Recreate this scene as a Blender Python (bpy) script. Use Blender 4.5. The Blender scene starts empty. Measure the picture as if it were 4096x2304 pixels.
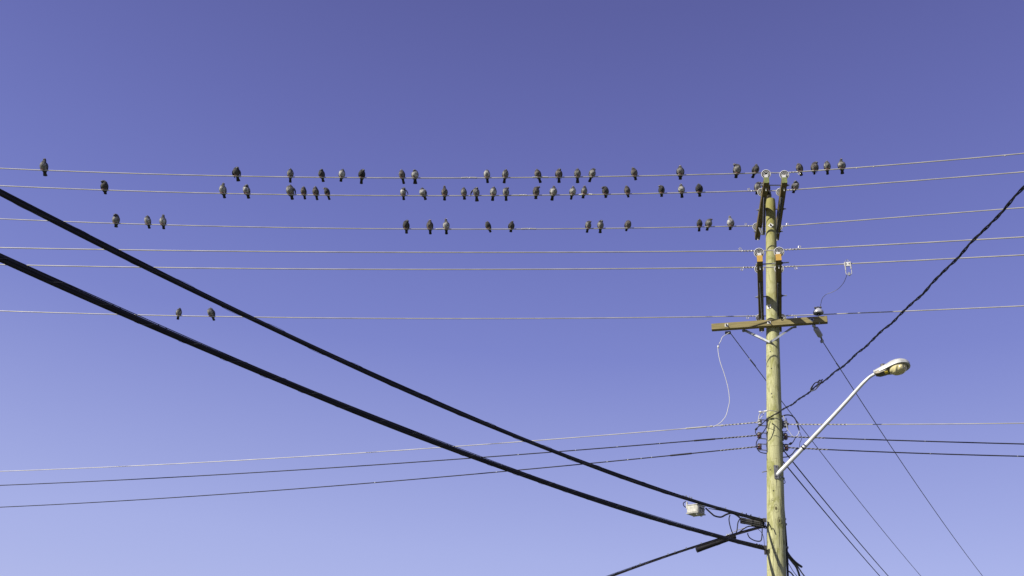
import bpy, bmesh, math, random
import numpy as np
from mathutils import Vector, Matrix
random.seed(7)
sc = bpy.context.scene
col = sc.collection

# ------------------------------------------------------------------ camera, sky, sun, exposure
F = 3400.0                      # focal length in pixels of the 4096 wide photograph
PITCH = math.radians(27.0)
ROLL = math.radians(4.5)
CAM = Vector((0, 0, 1.6))
RM = Matrix.Rotation(math.pi / 2 + PITCH, 3, 'X') @ Matrix.Rotation(ROLL, 3, 'Z')
cd = bpy.data.cameras.new('camera')
cam = bpy.data.objects.new('camera', cd)
col.objects.link(cam)
cam.matrix_world = Matrix.Translation(CAM) @ RM.to_4x4()
cd.sensor_width = 36.0
cd.lens = 36.0 * F / 4096.0
cd.clip_start = 0.05
cd.clip_end = 3000
sc.camera = cam

SUN_EL, SUN_AZ = math.radians(36), math.radians(240)    # azimuth clockwise from +Y: behind and to the left of the camera
sdir = Vector((math.sin(SUN_AZ) * math.cos(SUN_EL), math.cos(SUN_AZ) * math.cos(SUN_EL), math.sin(SUN_EL)))
world = bpy.data.worlds.new('World')
sc.world = world
world.use_nodes = True
wn = world.node_tree
wn.nodes.clear()
wo = wn.nodes.new('ShaderNodeOutputWorld')
wb = wn.nodes.new('ShaderNodeBackground')
sky = wn.nodes.new('ShaderNodeTexSky')
sky.sky_type = 'NISHITA'
sky.sun_disc = False
sky.sun_elevation = SUN_EL
sky.sun_rotation = SUN_AZ
sky.altitude = 300
sky.air_density = 1.0
sky.dust_density = 0.1
sky.ozone_density = 2.0
sep = wn.nodes.new('ShaderNodeSeparateColor')
com = wn.nodes.new('ShaderNodeCombineColor')
wn.links.new(sky.outputs[0], sep.inputs[0])
SKY_GRADE = [(1.637, .926), (1.10, 1.0), (2.074, .782)]         # the photograph's violet white balance: gain and power per channel
for k, (g, p) in enumerate(SKY_GRADE):
    pw = wn.nodes.new('ShaderNodeMath'); pw.operation = 'POWER'; pw.inputs[1].default_value = p
    ml = wn.nodes.new('ShaderNodeMath'); ml.operation = 'MULTIPLY'; ml.inputs[1].default_value = g
    wn.links.new(sep.outputs[k], pw.inputs[0]); wn.links.new(pw.outputs[0], ml.inputs[0]); wn.links.new(ml.outputs[0], com.inputs[k])
# clear autumn air: the physical sky is blended with an even zenith-to-horizon gradient of the same violet blue
wtc = wn.nodes.new('ShaderNodeTexCoord'); wsp = wn.nodes.new('ShaderNodeSeparateXYZ')
wn.links.new(wtc.outputs['Generated'], wsp.inputs[0])
wr = wn.nodes.new('ShaderNodeValToRGB')
def s2l(v):
    v /= 255.0
    return v / 12.92 if v <= .04045 else ((v + .055) / 1.055) ** 2.4
SKY_STEPS = [(0.0, (180, 190, 236)), (.09, (172, 182, 232)), (.166, (166, 176, 229)), (.383, (125, 135, 204)), (.494, (112, 121, 191)), (.596, (102, 109, 177)), (.712, (91, 96, 159)), (1.0, (78, 82, 140))]
we = wr.color_ramp.elements
we[0].position = 0.0; we[0].color = (*[s2l(v) for v in SKY_STEPS[0][1]], 1)
we[1].position = 1.0; we[1].color = (*[s2l(v) for v in SKY_STEPS[-1][1]], 1)
for p_, c_ in SKY_STEPS[1:-1]:
    q_ = we.new(p_); q_.color = (*[s2l(v) for v in c_], 1)
wn.links.new(wsp.outputs[2], wr.inputs[0])
wsc = wn.nodes.new('ShaderNodeVectorMath'); wsc.operation = 'SCALE'; wsc.inputs[3].default_value = 10.0
wn.links.new(wr.outputs[0], wsc.inputs[0])
wmx = wn.nodes.new('ShaderNodeMix'); wmx.data_type = 'RGBA'; wmx.inputs[0].default_value = .85
wn.links.new(com.outputs[0], wmx.inputs[6]); wn.links.new(wsc.outputs[0], wmx.inputs[7])
wn.links.new(wmx.outputs[2], wb.inputs[0])
wb.inputs[1].default_value = 0.062
wn.links.new(wb.outputs[0], wo.inputs[0])

sl = bpy.data.lights.new('sun', 'SUN')
sl.energy = 4.7
sl.angle = math.radians(0.5)
sl.color = (1.0, 0.96, 0.87)
so = bpy.data.objects.new('sun', sl)
col.objects.link(so)
so.rotation_euler = sdir.to_track_quat('Z', 'Y').to_euler()
sc.view_settings.view_transform = 'Standard'
sc.view_settings.look = 'None'
sc.view_settings.exposure = math.log2(0.1 / 0.062)
sc.view_settings.gamma = 1.0
sc.view_settings.use_curve_mapping = False

# ------------------------------------------------------------------ placing helpers
def ray(x, y):
    return RM @ Vector(((x - 2048) / F, -(y - 1152) / F, -1.0))
def at(x, y, d):
    return CAM + ray(x, y) * d
def onz(x, y, z):
    r = ray(x, y)
    return CAM + r * ((z - CAM.z) / r.z)
def proj(p):
    q = RM.transposed() @ (Vector(p) - CAM)
    return 2048 - F * q.x / q.z, 1152 + F * q.y / q.z, -q.z
POLE_T = at(3082, 800, 16.2)
_r = ray(3107, 2304)
POLE_B = CAM + _r * (POLE_T.y / _r.y)
def pole_at(py):
    lo, hi = -0.6, 1.6
    for _ in range(40):
        m = (lo + hi) / 2
        if proj(POLE_T + (POLE_B - POLE_T) * m)[1] < py: lo = m
        else: hi = m
    return POLE_T + (POLE_B - POLE_T) * lo
def pole_depth(py):
    return proj(pole_at(py))[2]
def pp(px, py, d=0.0):
    return at(px, py, pole_depth(py) + d)
def pole_r(z):
    return 0.0895 + (POLE_T.z - z) * 0.0079

# ------------------------------------------------------------------ mesh builder
class MB:
    def __init__(s): s.v = []; s.f = []; s.m = []; s.t = []; s.mi = 0; s.tv = 0.0
    def _add(s, vs, fs, ts=None):
        o = len(s.v); s.v += [Vector(v) for v in vs]
        s.t += list(ts) if ts else [s.tv] * len(vs)
        for f in fs: s.f.append([i + o for i in f]); s.m.append(s.mi)
        return s
    def box(s, c, sx, sy, sz, rot=None, bev=0.0):
        rot = rot or Matrix.Identity(3); c = Vector(c)
        if bev <= 0:
            vs = [c + rot @ Vector((x * sx / 2, y * sy / 2, z * sz / 2)) for z in (-1, 1) for y in (-1, 1) for x in (-1, 1)]
            return s._add(vs, [(0, 2, 3, 1), (4, 5, 7, 6), (0, 1, 5, 4), (2, 6, 7, 3), (0, 4, 6, 2), (1, 3, 7, 5)])
        bm = bmesh.new(); bmesh.ops.create_cube(bm, size=1.0)
        for v in bm.verts: v.co = Vector((v.co.x * sx, v.co.y * sy, v.co.z * sz))
        bmesh.ops.bevel(bm, geom=list(bm.edges), offset=bev, segments=2, affect='EDGES')
        bm.verts.index_update()
        s._add([c + rot @ v.co for v in bm.verts], [[v.index for v in f.verts] for f in bm.faces]); bm.free()
        return s
    def tube(s, pts, r, n=8, cap=True, flat=1.0, upv=None):
        pts = [Vector(p) for p in pts]
        m = len(pts)
        rs = list(r) if hasattr(r, '__len__') else [r] * m
        nrm = None; vs = []; ts = []
        for i, p in enumerate(pts):
            t = (pts[min(i + 1, m - 1)] - pts[max(i - 1, 0)])
            if t.length < 1e-9: t = Vector((0, 0, 1))
            t.normalize()
            if nrm is None:
                a = upv or (Vector((0, 0, 1)) if abs(t.z) < 0.9 else Vector((0, 1, 0)))
                nrm = (a - t * a.dot(t)).normalized()
            else:
                nrm = (nrm - t * nrm.dot(t))
                nrm = nrm.normalized() if nrm.length > 1e-6 else t.orthogonal().normalized()
            b = t.cross(nrm)
            for k in range(n):
                a = 2 * math.pi * k / n
                vs.append(p + nrm * math.cos(a) * rs[i] + b * math.sin(a) * rs[i] * flat); ts.append(i / max(1, m - 1))
        fs = [(i * n + k, i * n + (k + 1) % n, (i + 1) * n + (k + 1) % n, (i + 1) * n + k) for i in range(m - 1) for k in range(n)]
        if cap:
            fs.append(list(range(n))[::-1]); fs.append([(m - 1) * n + k for k in range(n)])
        return s._add(vs, fs, ts)
    def lathe(s, base, axis, prof, n=24):
        """prof: list of (distance along axis, radius)"""
        axis = Vector(axis).normalized(); a = axis.orthogonal().normalized(); b = axis.cross(a); base = Vector(base)
        vs = [base + axis * h + (a * math.cos(2 * math.pi * k / n) + b * math.sin(2 * math.pi * k / n)) * max(r, 1e-4) for h, r in prof for k in range(n)]
        fs = [(i * n + k, i * n + (k + 1) % n, (i + 1) * n + (k + 1) % n, (i + 1) * n + k) for i in range(len(prof) - 1) for k in range(n)]
        fs.append(list(range(n))[::-1]); fs.append([(len(prof) - 1) * n + k for k in range(n)])
        return s._add(vs, fs)
    def ball(s, c, rx, ry=None, rz=None, n=12, rot=None):
        ry = ry or rx; rz = rz or rx; rot = rot or Matrix.Identity(3); c = Vector(c)
        m = max(6, n // 2 + 2); vs = []
        for i in range(m + 1):
            th = math.pi * i / m
            th = min(max(th, 0.02), math.pi - 0.02)
            for k in range(n):
                a = 2 * math.pi * k / n
                vs.append(c + rot @ Vector((rx * math.sin(th) * math.cos(a), ry * math.sin(th) * math.sin(a), rz * math.cos(th))))
        fs = [(i * n + k, (i + 1) * n + k, (i + 1) * n + (k + 1) % n, i * n + (k + 1) % n) for i in range(m) for k in range(n)]
        fs.append(list(range(n))); fs.append([m * n + k for k in range(n)][::-1])
        return s._add(vs, fs)
    def build(s, name, mats, parent=None, smooth=True, angle=40, frame_=None):
        me = bpy.data.meshes.new(name)
        o0 = ORIGIN.get(parent.name, Vector((0, 0, 0))) if parent else Vector((0, 0, 0))
        me.from_pydata([v - o0 for v in s.v], [], s.f)
        if not isinstance(mats, (list, tuple)): mats = [mats]
        for m in mats: me.materials.append(m)
        me.polygons.foreach_set('material_index', s.m)
        at_ = me.attributes.new('t', 'FLOAT', 'POINT'); at_.data.foreach_set('value', s.t)
        me.update()
        bm = bmesh.new(); bm.from_mesh(me); bmesh.ops.recalc_face_normals(bm, faces=bm.faces); bm.to_mesh(me); bm.free()
        if smooth:
            me.polygons.foreach_set('use_smooth', [True] * len(me.polygons))
            me.set_sharp_from_angle(angle=math.radians(angle))
        ob = bpy.data.objects.new(name, me); col.objects.link(ob)
        if parent:
            ob.parent = parent; ORIGIN[ob.name] = o0
            if parent.name in ROTS: ob.matrix_parent_inverse = ROTS[parent.name].inverted()
        if frame_ is not None:      # keep the mesh in its own axes (grain runs along them)
            q4 = frame_.to_4x4(); me.transform(q4.inverted()); ob.matrix_basis = q4; ROTS[ob.name] = q4
        return ob
ORIGIN = {}; ROTS = {}
def thing(name, label, cat, loc, group=None):
    o = bpy.data.objects.new(name, None); col.objects.link(o)
    o.empty_display_size = 0.1
    o.location = loc; ORIGIN[o.name] = Vector(loc)
    o['label'] = label; o['category'] = cat
    if group: o['group'] = group
    return o
def tagm(o, label, cat, group=None):
    o['label'] = label; o['category'] = cat
    if group: o['group'] = group
    return o
def smooth_pts(pts, k=8):
    pts = [Vector(p) for p in pts]; out = []
    n = len(pts)
    for i in range(n - 1):
        p0, p1, p2, p3 = pts[max(i - 1, 0)], pts[i], pts[i + 1], pts[min(i + 2, n - 1)]
        for j in range(k):
            t = j / k
            out.append(0.5 * ((2 * p1) + (p2 - p0) * t + (2 * p0 - 5 * p1 + 4 * p2 - p3) * t * t + (3 * p1 - p0 - 3 * p2 + p3) * t ** 3))
    out.append(pts[-1]); return out
def along(pts):
    L = [0.0]
    for a, b in zip(pts, pts[1:]): L.append(L[-1] + (b - a).length)
    return L
def sample(pts, L, s):
    s = min(max(s, 0), L[-1])
    lo = int(np.searchsorted(L, s)); lo = min(max(lo, 1), len(L) - 1)
    k = (s - L[lo - 1]) / max(1e-9, L[lo] - L[lo - 1])
    return pts[lo - 1].lerp(pts[lo], k), (pts[lo] - pts[lo - 1]).normalized()
def frame(t):
    a = Vector((0, 0, 1)) if abs(t.z) < 0.95 else Vector((0, 1, 0))
    s_ = t.cross(a).normalized(); return s_, s_.cross(t).normalized()
def helix(pts, s0, s1, rad, pitch, phase=0.0, per=10):
    L = along(pts); n = max(4, int(abs(s1 - s0) / pitch * per)); out = []
    for i in range(n + 1):
        s = s0 + (s1 - s0) * i / n
        p, t = sample(pts, L, s); a, b = frame(t)
        w = phase + 2 * math.pi * s / pitch
        rr = rad(s) if callable(rad) else rad
        out.append(p + (a * math.cos(w) + b * math.sin(w)) * rr)
    return out

# ------------------------------------------------------------------ materials
def mat(name, c, rough=0.6, metal=0.0, var=0.15, scale=20.0, bump=0.0, bscale=60.0, c2=None, stretch=None, spec=0.5):
    m = bpy.data.materials.new(name); m.use_nodes = True
    nt = m.node_tree; b = nt.nodes['Principled BSDF']
    b.inputs['Roughness'].default_value = rough; b.inputs['Metallic'].default_value = metal
    b.inputs['Specular IOR Level'].default_value = spec
    tc = nt.nodes.new('ShaderNodeTexCoord'); mp = nt.nodes.new('ShaderNodeMapping')
    if stretch: mp.inputs['Scale'].default_value = stretch
    nt.links.new(tc.outputs['Object'], mp.inputs[0])
    nz = nt.nodes.new('ShaderNodeTexNoise'); nz.inputs['Scale'].default_value = scale; nz.inputs['Detail'].default_value = 6
    nt.links.new(mp.outputs[0], nz.inputs['Vector'])
    cr = nt.nodes.new('ShaderNodeValToRGB')
    c2 = c2 or [x * (1 - var) for x in c]; c1 = c if c2 is None else [min(1, x * (1 + var * 0.5)) for x in c]
    cr.color_ramp.elements[0].position = 0.35; cr.color_ramp.elements[0].color = (*c2, 1)
    cr.color_ramp.elements[1].position = 0.65; cr.color_ramp.elements[1].color = (*c1, 1)
    nt.links.new(nz.outputs[0], cr.inputs[0]); nt.links.new(cr.outputs[0], b.inputs['Base Color'])
    if bump:
        nb = nt.nodes.new('ShaderNodeTexNoise'); nb.inputs['Scale'].default_value = bscale; nb.inputs['Detail'].default_value = 4
        nt.links.new(mp.outputs[0], nb.inputs['Vector'])
        bp = nt.nodes.new('ShaderNodeBump'); bp.inputs['Strength'].default_value = bump; bp.inputs['Distance'].default_value = 0.01
        nt.links.new(nb.outputs[0], bp.inputs['Height']); nt.links.new(bp.outputs[0], b.inputs['Normal'])
    return m
M = {}
M['wire'] = mat('weathered_aluminium', (.40, .38, .325), .5, .15, .2, 3)
M['wire_dark'] = mat('copper_patina_wire', (.10, .095, .10), .55, .2, .2, 3)
M['grip'] = mat('dull_grip_wire', (.27, .255, .23), .55, .2, .3, 30)
M['sleeve'] = mat('bright_sleeve', (.40, .385, .335), .4, .2, .1, 30)
M['black'] = mat('black_polyethylene', (.011, .010, .011), .5, 0, .3, 4, bump=.15, bscale=20, spec=.25)
M['black2'] = mat('dusty_black_rubber', (.018, .0165, .017), .6, 0, .35, 5, bump=.2, bscale=30, spec=.2)
M['lash'] = mat('lashing_wire_steel', (.09, .09, .09), .5, .5, .1, 10)
M['galv'] = mat('galvanised_steel', (.32, .33, .33), .42, .55, .25, 18, bump=.08)
M['galv_dark'] = mat('weathered_steel', (.17, .17, .17), .5, .5, .3, 18, bump=.1)
M['rust'] = mat('dull_steel', (.10, .09, .08), .6, .5, .4, 30)
M['white'] = mat('white_enamel', (.50, .49, .46), .45, 0, .06, 12)
M['porc'] = mat('white_porcelain', (.66, .65, .62), .18, 0, .08, 15)
M['porcgrey'] = mat('grey_porcelain', (.30, .30, .32), .2, 0, .1, 15)
M['groove'] = mat('dark_groove', (.012, .012, .012), .8, 0, .1, 15)
M['brown'] = mat('brown_porcelain', (.065, .022, .012), .15, 0, .2, 15)
M['lamp'] = mat('lamp_grey_paint', (.42, .42, .40), .5, .1, .12, 14, c2=(.32, .32, .30), bump=.06, bscale=40)
M['arm'] = mat('lamp_arm_paint', (.45, .45, .43), .45, .2, .2, 7)
M['lampdark'] = mat('stained_aluminium', (.16, .14, .10), .6, .3, .4, 16)
M['yellow'] = mat('yellow_sticker', (.75, .55, .03), .6, 0, .1, 10)
M['orange'] = mat('orange_end_paint', (.42, .24, .03), .65, 0, .2, 60, bump=.1)
M['whitebox'] = mat('off_white_plastic', (.44, .425, .36), .5, 0, .3, 16)
M['whitewire'] = mat('white_insulation', (.52, .505, .46), .5, 0, .05, 10)
M['eye'] = mat('orange_eye', (.45, .12, .02), .2, 0, .1, 10)
M['legs'] = mat('pink_scaly_skin', (.24, .10, .075), .6, 0, .25, 200)
M['beak'] = mat('dark_beak', (.045, .04, .04), .5, 0, .2, 100)
M['cere'] = mat('white_cere', (.75, .73, .70), .6, 0, .1, 100)
M['ground'] = mat('dry_grass_ground', (.10, .11, .06), .95, 0, .4, .6)
M['road'] = mat('asphalt_road', (.055, .055, .057), .9, 0, .25, 2.0, bump=.2)

def wood(name, base, dark, green, mottle=1.0, checks=True, axis=2):
    """pressure treated softwood in its own axes: long grain, darker knots and blotches, cross checks"""
    m = bpy.data.materials.new(name); m.use_nodes = True
    nt = m.node_tree; N = nt.nodes; Lk = nt.links; b = N['Principled BSDF']
    b.inputs['Roughness'].default_value = .78; b.inputs['Specular IOR Level'].default_value = .25
    tc = N.new('ShaderNodeTexCoord')
    def mp(sc_):
        sc_ = {2: sc_, 1: (sc_[0], sc_[2], sc_[1]), 0: (sc_[2], sc_[0], sc_[1])}[axis]
        q = N.new('ShaderNodeMapping'); q.inputs['Scale'].default_value = sc_; Lk.new(tc.outputs['Object'], q.inputs[0]); return q.outputs[0]
    def nz(vec, s_, d=5, dist=0.0):
        q = N.new('ShaderNodeTexNoise'); q.inputs['Scale'].default_value = s_; q.inputs['Detail'].default_value = d; q.inputs['Distortion'].default_value = dist
        Lk.new(vec, q.inputs['Vector']); return q.outputs[0]
    def ramp(x, a, b_, ca, cb):
        q = N.new('ShaderNodeValToRGB'); q.color_ramp.elements[0].position = a; q.color_ramp.elements[1].position = b_
        q.color_ramp.elements[0].color = (*ca, 1); q.color_ramp.elements[1].color = (*cb, 1); Lk.new(x, q.inputs[0]); return q.outputs[0]
    def mix(fac, a, b_):
        q = N.new('ShaderNodeMix'); q.data_type = 'RGBA'
        Lk.new(fac, q.inputs[0]); 
        for i, c in ((6, a), (7, b_)):
            if isinstance(c, tuple): q.inputs[i].default_value = (*c, 1)
            else: Lk.new(c, q.inputs[i])
        return q.outputs[2]
    grain = nz(mp((26, 26, 1.3)), 2.2, 7, .6 if axis == 2 else .05)
    c = mix(ramp(grain, .40, .66, (1, 1, 1), (0, 0, 0)), base, tuple(x * .72 for x in base))
    fine = nz(mp((90, 90, 2.5)), 2.0, 3, .2)
    c = mix(ramp(fine, .60, .66, (0, 0, 0), (.75, .75, .75)), c, dark)
    blot = nz(mp((5.5, 5.5, 2.2)), 1.5, 7, 1.2)
    c = mix(ramp(blot, .50, .66, (0, 0, 0), (.8 * mottle,) * 3), c, green)
    kn = N.new('ShaderNodeTexVoronoi'); kn.inputs['Scale'].default_value = 1.0; Lk.new(mp((6, 6, 2.6)), kn.inputs['Vector'])
    c = mix(ramp(kn.outputs['Distance'], .05, .13, (.9,) * 3, (0, 0, 0)), c, tuple(x * .6 for x in green))
    h = grain
    if checks:
        ck = nz(mp((3.2, 3.2, 26)), 3.0, 2, .3)
        f = ramp(ck, .655, .675, (0, 0, 0), (.55,) * 3)
        c = mix(f, c, dark)
    gz = N.new('ShaderNodeSeparateXYZ'); Lk.new(tc.outputs['Object'], gz.inputs[0])
    b_in = c
    if name == 'treated_pole_wood':   # algae stained top, cleaner below
        mr = N.new('ShaderNodeMapRange'); mr.inputs[1].default_value = POLE_T.z - 2.4; mr.inputs[2].default_value = POLE_T.z - .2
        Lk.new(gz.outputs[2], mr.inputs[0])
        mm = N.new('ShaderNodeMath'); mm.operation = 'MULTIPLY'; mm.inputs[1].default_value = .8; Lk.new(mr.outputs[0], mm.inputs[0])
        b_in = mix(mm.outputs[0], c, (.21, .19, .045))
    Lk.new(b_in, b.inputs['Base Color'])
    bp = N.new('ShaderNodeBump'); bp.inputs['Strength'].default_value = .5; bp.inputs['Distance'].default_value = .012
    Lk.new(h, bp.inputs['Height']); Lk.new(bp.outputs[0], b.inputs['Normal'])
    return m
M['pole'] = wood('treated_pole_wood', (.435, .425, .215), (.12, .105, .035), (.215, .215, .065), 1.15)
M['beam'] = wood('treated_beam_wood', (.25, .205, .085), (.10, .075, .03), (.16, .135, .05), .8, False, 0)
M['beamdark'] = wood('brown_treated_wood', (.17, .13, .055), (.06, .042, .018), (.10, .085, .03), .8, False, 1)

def glass_mat():
    m = bpy.data.materials.new('yellowed_lamp_glass'); m.use_nodes = True; nt = m.node_tree; b = nt.nodes['Principled BSDF']
    b.inputs['Base Color'].default_value = (.70, .62, .32, 1); b.inputs['Roughness'].default_value = .16
    b.inputs['Transmission Weight'].default_value = .25; b.inputs['IOR'].default_value = 1.3
    w = nt.nodes.new('ShaderNodeTexWave'); w.inputs['Scale'].default_value = 5; w.inputs['Distortion'].default_value = 9
    tc = nt.nodes.new('ShaderNodeTexCoord'); nt.links.new(tc.outputs['Object'], w.inputs[0])
    bp = nt.nodes.new('ShaderNodeBump'); bp.inputs['Strength'].default_value = .8; bp.inputs['Distance'].default_value = .015
    nt.links.new(w.outputs[0], bp.inputs['Height']); nt.links.new(bp.outputs[0], b.inputs['Normal'])
    return m
M['glass'] = glass_mat()

# ------------------------------------------------------------------ ground (below the frame)
g = MB(); n_ = 24
for i in range(n_ + 1):
    for j in range(n_ + 1):
        g.v.append(Vector(((i / n_ - .5) * 1600, (j / n_ - .5) * 1600, 0))); g.t.append(0)
for i in range(n_):
    for j in range(n_):
        a = i * (n_ + 1) + j; g.f.append([a, a + n_ + 1, a + n_ + 2, a + 1]); g.m.append(0)
go = g.build('ground', M['ground'], None, False); go['kind'] = 'structure'
rd = MB().box((0, 3.0, 0.0), 800, 9.0, 0.008).build('road', M['road'], None, False); rd['kind'] = 'structure'

# ------------------------------------------------------------------ utility pole
base = POLE_T + (POLE_B - POLE_T) * (POLE_T.z / (POLE_T.z - POLE_B.z))
pole = thing('utility_pole', 'tall leaning treated wood utility pole carrying crossarms, insulators and all the wires', 'utility pole', base)
AX = (POLE_T - POLE_B).normalized()
s = MB(); NS = 40; NR = 120
rng = random.Random(3)
wob = [rng.uniform(-.5, .5) for _ in range(NR + 1)]
for i in range(NR + 1):
    k = i / NR; p = (base - AX * 0.3).lerp(POLE_T, k)
    for j in range(NS):
        a = 2 * math.pi * j / NS
        r_ = pole_r(p.z) * (1 + .010 * math.sin(2 * a + i * .05) + .006 * math.sin(5 * a + i * .13) + .004 * wob[i])
        if i == NR: r_ *= .93
        s.v.append(p + Vector((math.cos(a), math.sin(a), 0)) * r_); s.t.append(k)
for i in range(NR):
    for j in range(NS):
        s.f.append([i * NS + j, i * NS + (j + 1) % NS, (i + 1) * NS + (j + 1) % NS, (i + 1) * NS + j]); s.m.append(0)
top_i = len(s.v); s.v.append(POLE_T + AX * .006); s.t.append(1)
for j in range(NS): s.f.append([NR * NS + j, NR * NS + (j + 1) % NS, top_i]); s.m.append(0)
s.build('shaft', M['pole'], pole)

def pole_front(px, py):
    """point and normal on the pole's surface seen at a pixel"""
    c = pole_at(py); r_ = pole_r(c.z); rr = ray(px, py)
    o = Vector((CAM.x - c.x, CAM.y - c.y)); d = Vector((rr.x, rr.y))
    A = d.dot(d); Bq = o.dot(d); Cq = o.dot(o) - r_ * r_; D = max(Bq * Bq - A * Cq, 0)
    t = (-Bq - math.sqrt(D)) / A
    p = CAM + rr * t; n = Vector((p.x - c.x, p.y - c.y, 0)).normalized()
    return p, n
def plate_rot(n, spin=0.0):
    n = Vector(n).normalized(); x = Vector((0, 0, 1)).cross(n).normalized(); z = n.cross(x)
    m = Matrix((x, -n, z)).transposed()
    return m @ Matrix.Rotation(spin, 3, 'Y')
# drilled holes, washers and bolts on the face of the pole
for px, py in ((3081, 1406), (3086, 1474), (3086, 1575), (3088, 1588), (3094, 1963)):
    p, n = pole_front(px, py)
    MB().lathe(p - n * .004, n, [(0, .011), (.006, .011)], 10).build('drill_hole', M['groove'], pole)
KNOT = mat('dark_knot_wood', (.10, .085, .03), .8, 0, .5, 60)
for px, py, kr in ((3081, 1879, .016), (3069, 1839, .009), (3104, 2033, .020), (3117, 2082, .017), (3091, 2001, .010), (3071, 1466, .010), (3062, 1440, .008), (3078, 958, .008), (3090, 975, .007), (3075, 1095, .009)):
    p, n = pole_front(px, py)
    MB().ball(p - n * .002, kr, kr * .35, kr * 1.35, n=10, rot=plate_rot(n)).build('knot', KNOT, pole)
    ringp = [p + plate_rot(n) @ Vector((kr * 1.9 * math.cos(a), -.0005, kr * 3.2 * math.sin(a))) for a in [math.pi * 2 * i / 16 for i in range(17)]]
    MB().tube(ringp, .0010, 4, cap=False).build('knot', KNOT, pole)
for px, y0, y1, w in ((3122, 1985, 2110, .0034), (3115, 2060, 2190, .0030), (3105, 1880, 1960, .0026), (3092, 2120, 2304, .0026), (3096, 1500, 1640, .0026), (3074, 1590, 1720, .0024), (3088, 1000, 1090, .0024), (3079, 860, 890, .0022), (3110, 2200, 2304, .003), (3080, 1415, 1460, .0024)):
    rr_ = random.Random(px); P_ = []
    for i in range(15):
        p, n = pole_front(px + (i / 14) * 2 + rr_.uniform(-1.0, 1.0), y0 + (y1 - y0) * i / 14); P_.append(p - n * .0005)
    MB().tube(P_, [w * math.sin(math.pi * (i + .6) / 15.2) + .0004 for i in range(15)], 5).build('split', M['groove'], pole)
def square_bolt(p, n, size, spin, parent, m=None):
    w = MB().box(p + n * .006, size, .006, size, plate_rot(n, spin)).build('washer_plate', m or M['galv'], parent, False)
    MB().lathe(p + n * .009, n, [(0, .016), (.014, .016), (.014, .009), (.05, .009)], 6).build('bolt', M['rust'], w, False)
for px, py, sp in ((3083, 902, .78), (3077, 1227, .05)):
    p, n = pole_front(px, py); square_bolt(p, n, .075, sp, pole, M['white'])

# --- pin insulators, wires' supports
def disc_insulator(c, parent, big=1.0, axis=None):
    """bell shaped porcelain disc, ribbed underside towards the viewer, on a pin"""
    c = Vector(c); ax = (Vector(axis) if axis else Vector((-.10, -.88, -.30))).normalized()
    R0 = .086 * big
    b = MB()
    b.lathe(c + ax * .0, ax, [(-.075, .02), (-.07, .036), (-.045, .040), (-.038, .030), (-.03, .040), (-.015, .075 * big), (0, R0), (.012, R0), (.014, R0 - .010), (-.004, R0 - .014)], 32)
    o = b.build('insulator', M['porc'], parent)
    MB().lathe(c, ax, [(-.003, R0 - .012), (0, R0 - .0125)], 32).build('underside', M['groove'], o)
    for q, w in ((.050, .009), (.028, .008)):
        MB().lathe(c, ax, [(-.001, q * big + w), (.014, q * big + w * .8), (.014, q * big), (-.001, q * big - .002)], 28).build('petticoat', M['porc'], o)
    return o, ax
def top_arm(py_c, near_px, far_px, kind):
    h = pole_at(py_c).z
    a = onz(*near_px, h - .06); b = onz(*far_px, h - .06)
    a.z = b.z = h
    d = (b - a).normalized(); side = Vector((d.y, -d.x, 0))
    rot = Matrix((side, d, Vector((0, 0, 1)))).transposed()
    bm_ = MB(); bm_.box((a + b) / 2, .092, (b - a).length, .12, rot, .004)
    o = bm_.build('crossarm', M['beamdark'], pole, frame_=rot)
    if kind == 'orange':
        MB().box(a - d * .003, .090, .008, .118, rot).build('painted_end', M['orange'], o, False)
    else:
        MB().box(a - d * .003, .091, .008, .119, rot).build('mossy_end', mat('mossy_end_grain', (.15, .175, .055), .8, 0, .4, 40), o, False)
    return a, b, d, rot, h, o
arms = {}
arms['ul'] = top_arm(838, (3067, 732), (3029.5, 960), 'moss')
arms['ur'] = top_arm(838, (3139, 732), (3106, 962), 'moss')
arms['ll'] = top_arm(1185, (3040, 1047), (3047, 1326), 'orange')
arms['lr'] = top_arm(1185, (3115, 1042), (3117, 1328), 'orange')
INS = {}
spots = {'ul': ((3064, 697), (3047, 769), (3026, 907)), 'ur': ((3137, 700), (3121, 769), (3113, 910)),
         'll': ((3036, 1012), (3036, 1076), (3040, 1272)), 'lr': ((3116, 1008), (3116, 1076), (3128, 1272))}
for k, lst in spots.items():
    a, b, d, rot, h, o = arms[k]
    for q, (px, py) in enumerate(lst):
        c = onz(px, py, h + (.115 if q == 0 else .09))
        if q == 0: c = onz(px, py, h + .14)
        dist = max(.03, min((b - a).length - .05, (c - a).dot(d)))
        if q > 0: c = onz(px, py, h + .10)
        i_, ax = disc_insulator(c, pole, 1.0 if q == 0 else .93)
        INS[(k, q)] = c
        foot = a + d * dist
        if q == 0:   # white steel bracket plate standing on the end of the arm
            pl = (foot + Vector((0, 0, .06)))
            MB().box(pl + Vector((0, 0, .035)) - d * .015, .062, .012, .078, rot).build('end_bracket', M['white'], o, False)
            MB().tube([pl + Vector((0, 0, .05)), c - ax * .02], .012, 8).build('pin', M['galv'], o)
        else:
            MB().tube([foot + Vector((0, 0, .05)), c - ax * .05, c - ax * .02], .011, 8).build('pin', M['galv'], o)
    # pin nut hanging under the arm
    for dist in (.16, (b - a).length - .1):
        p = a + d * dist + Vector((0, 0, -.06))
        w = MB().box(p - Vector((0, 0, .004)), .05, .05, .006, rot).build('washer_plate', M['galv_dark'], o, False)
        MB().lathe(p, (0, 0, -1), [(0, .012), (.018, .012), (.018, .008), (.065, .008)], 8).build('bolt', M['white'], w, False)
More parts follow.
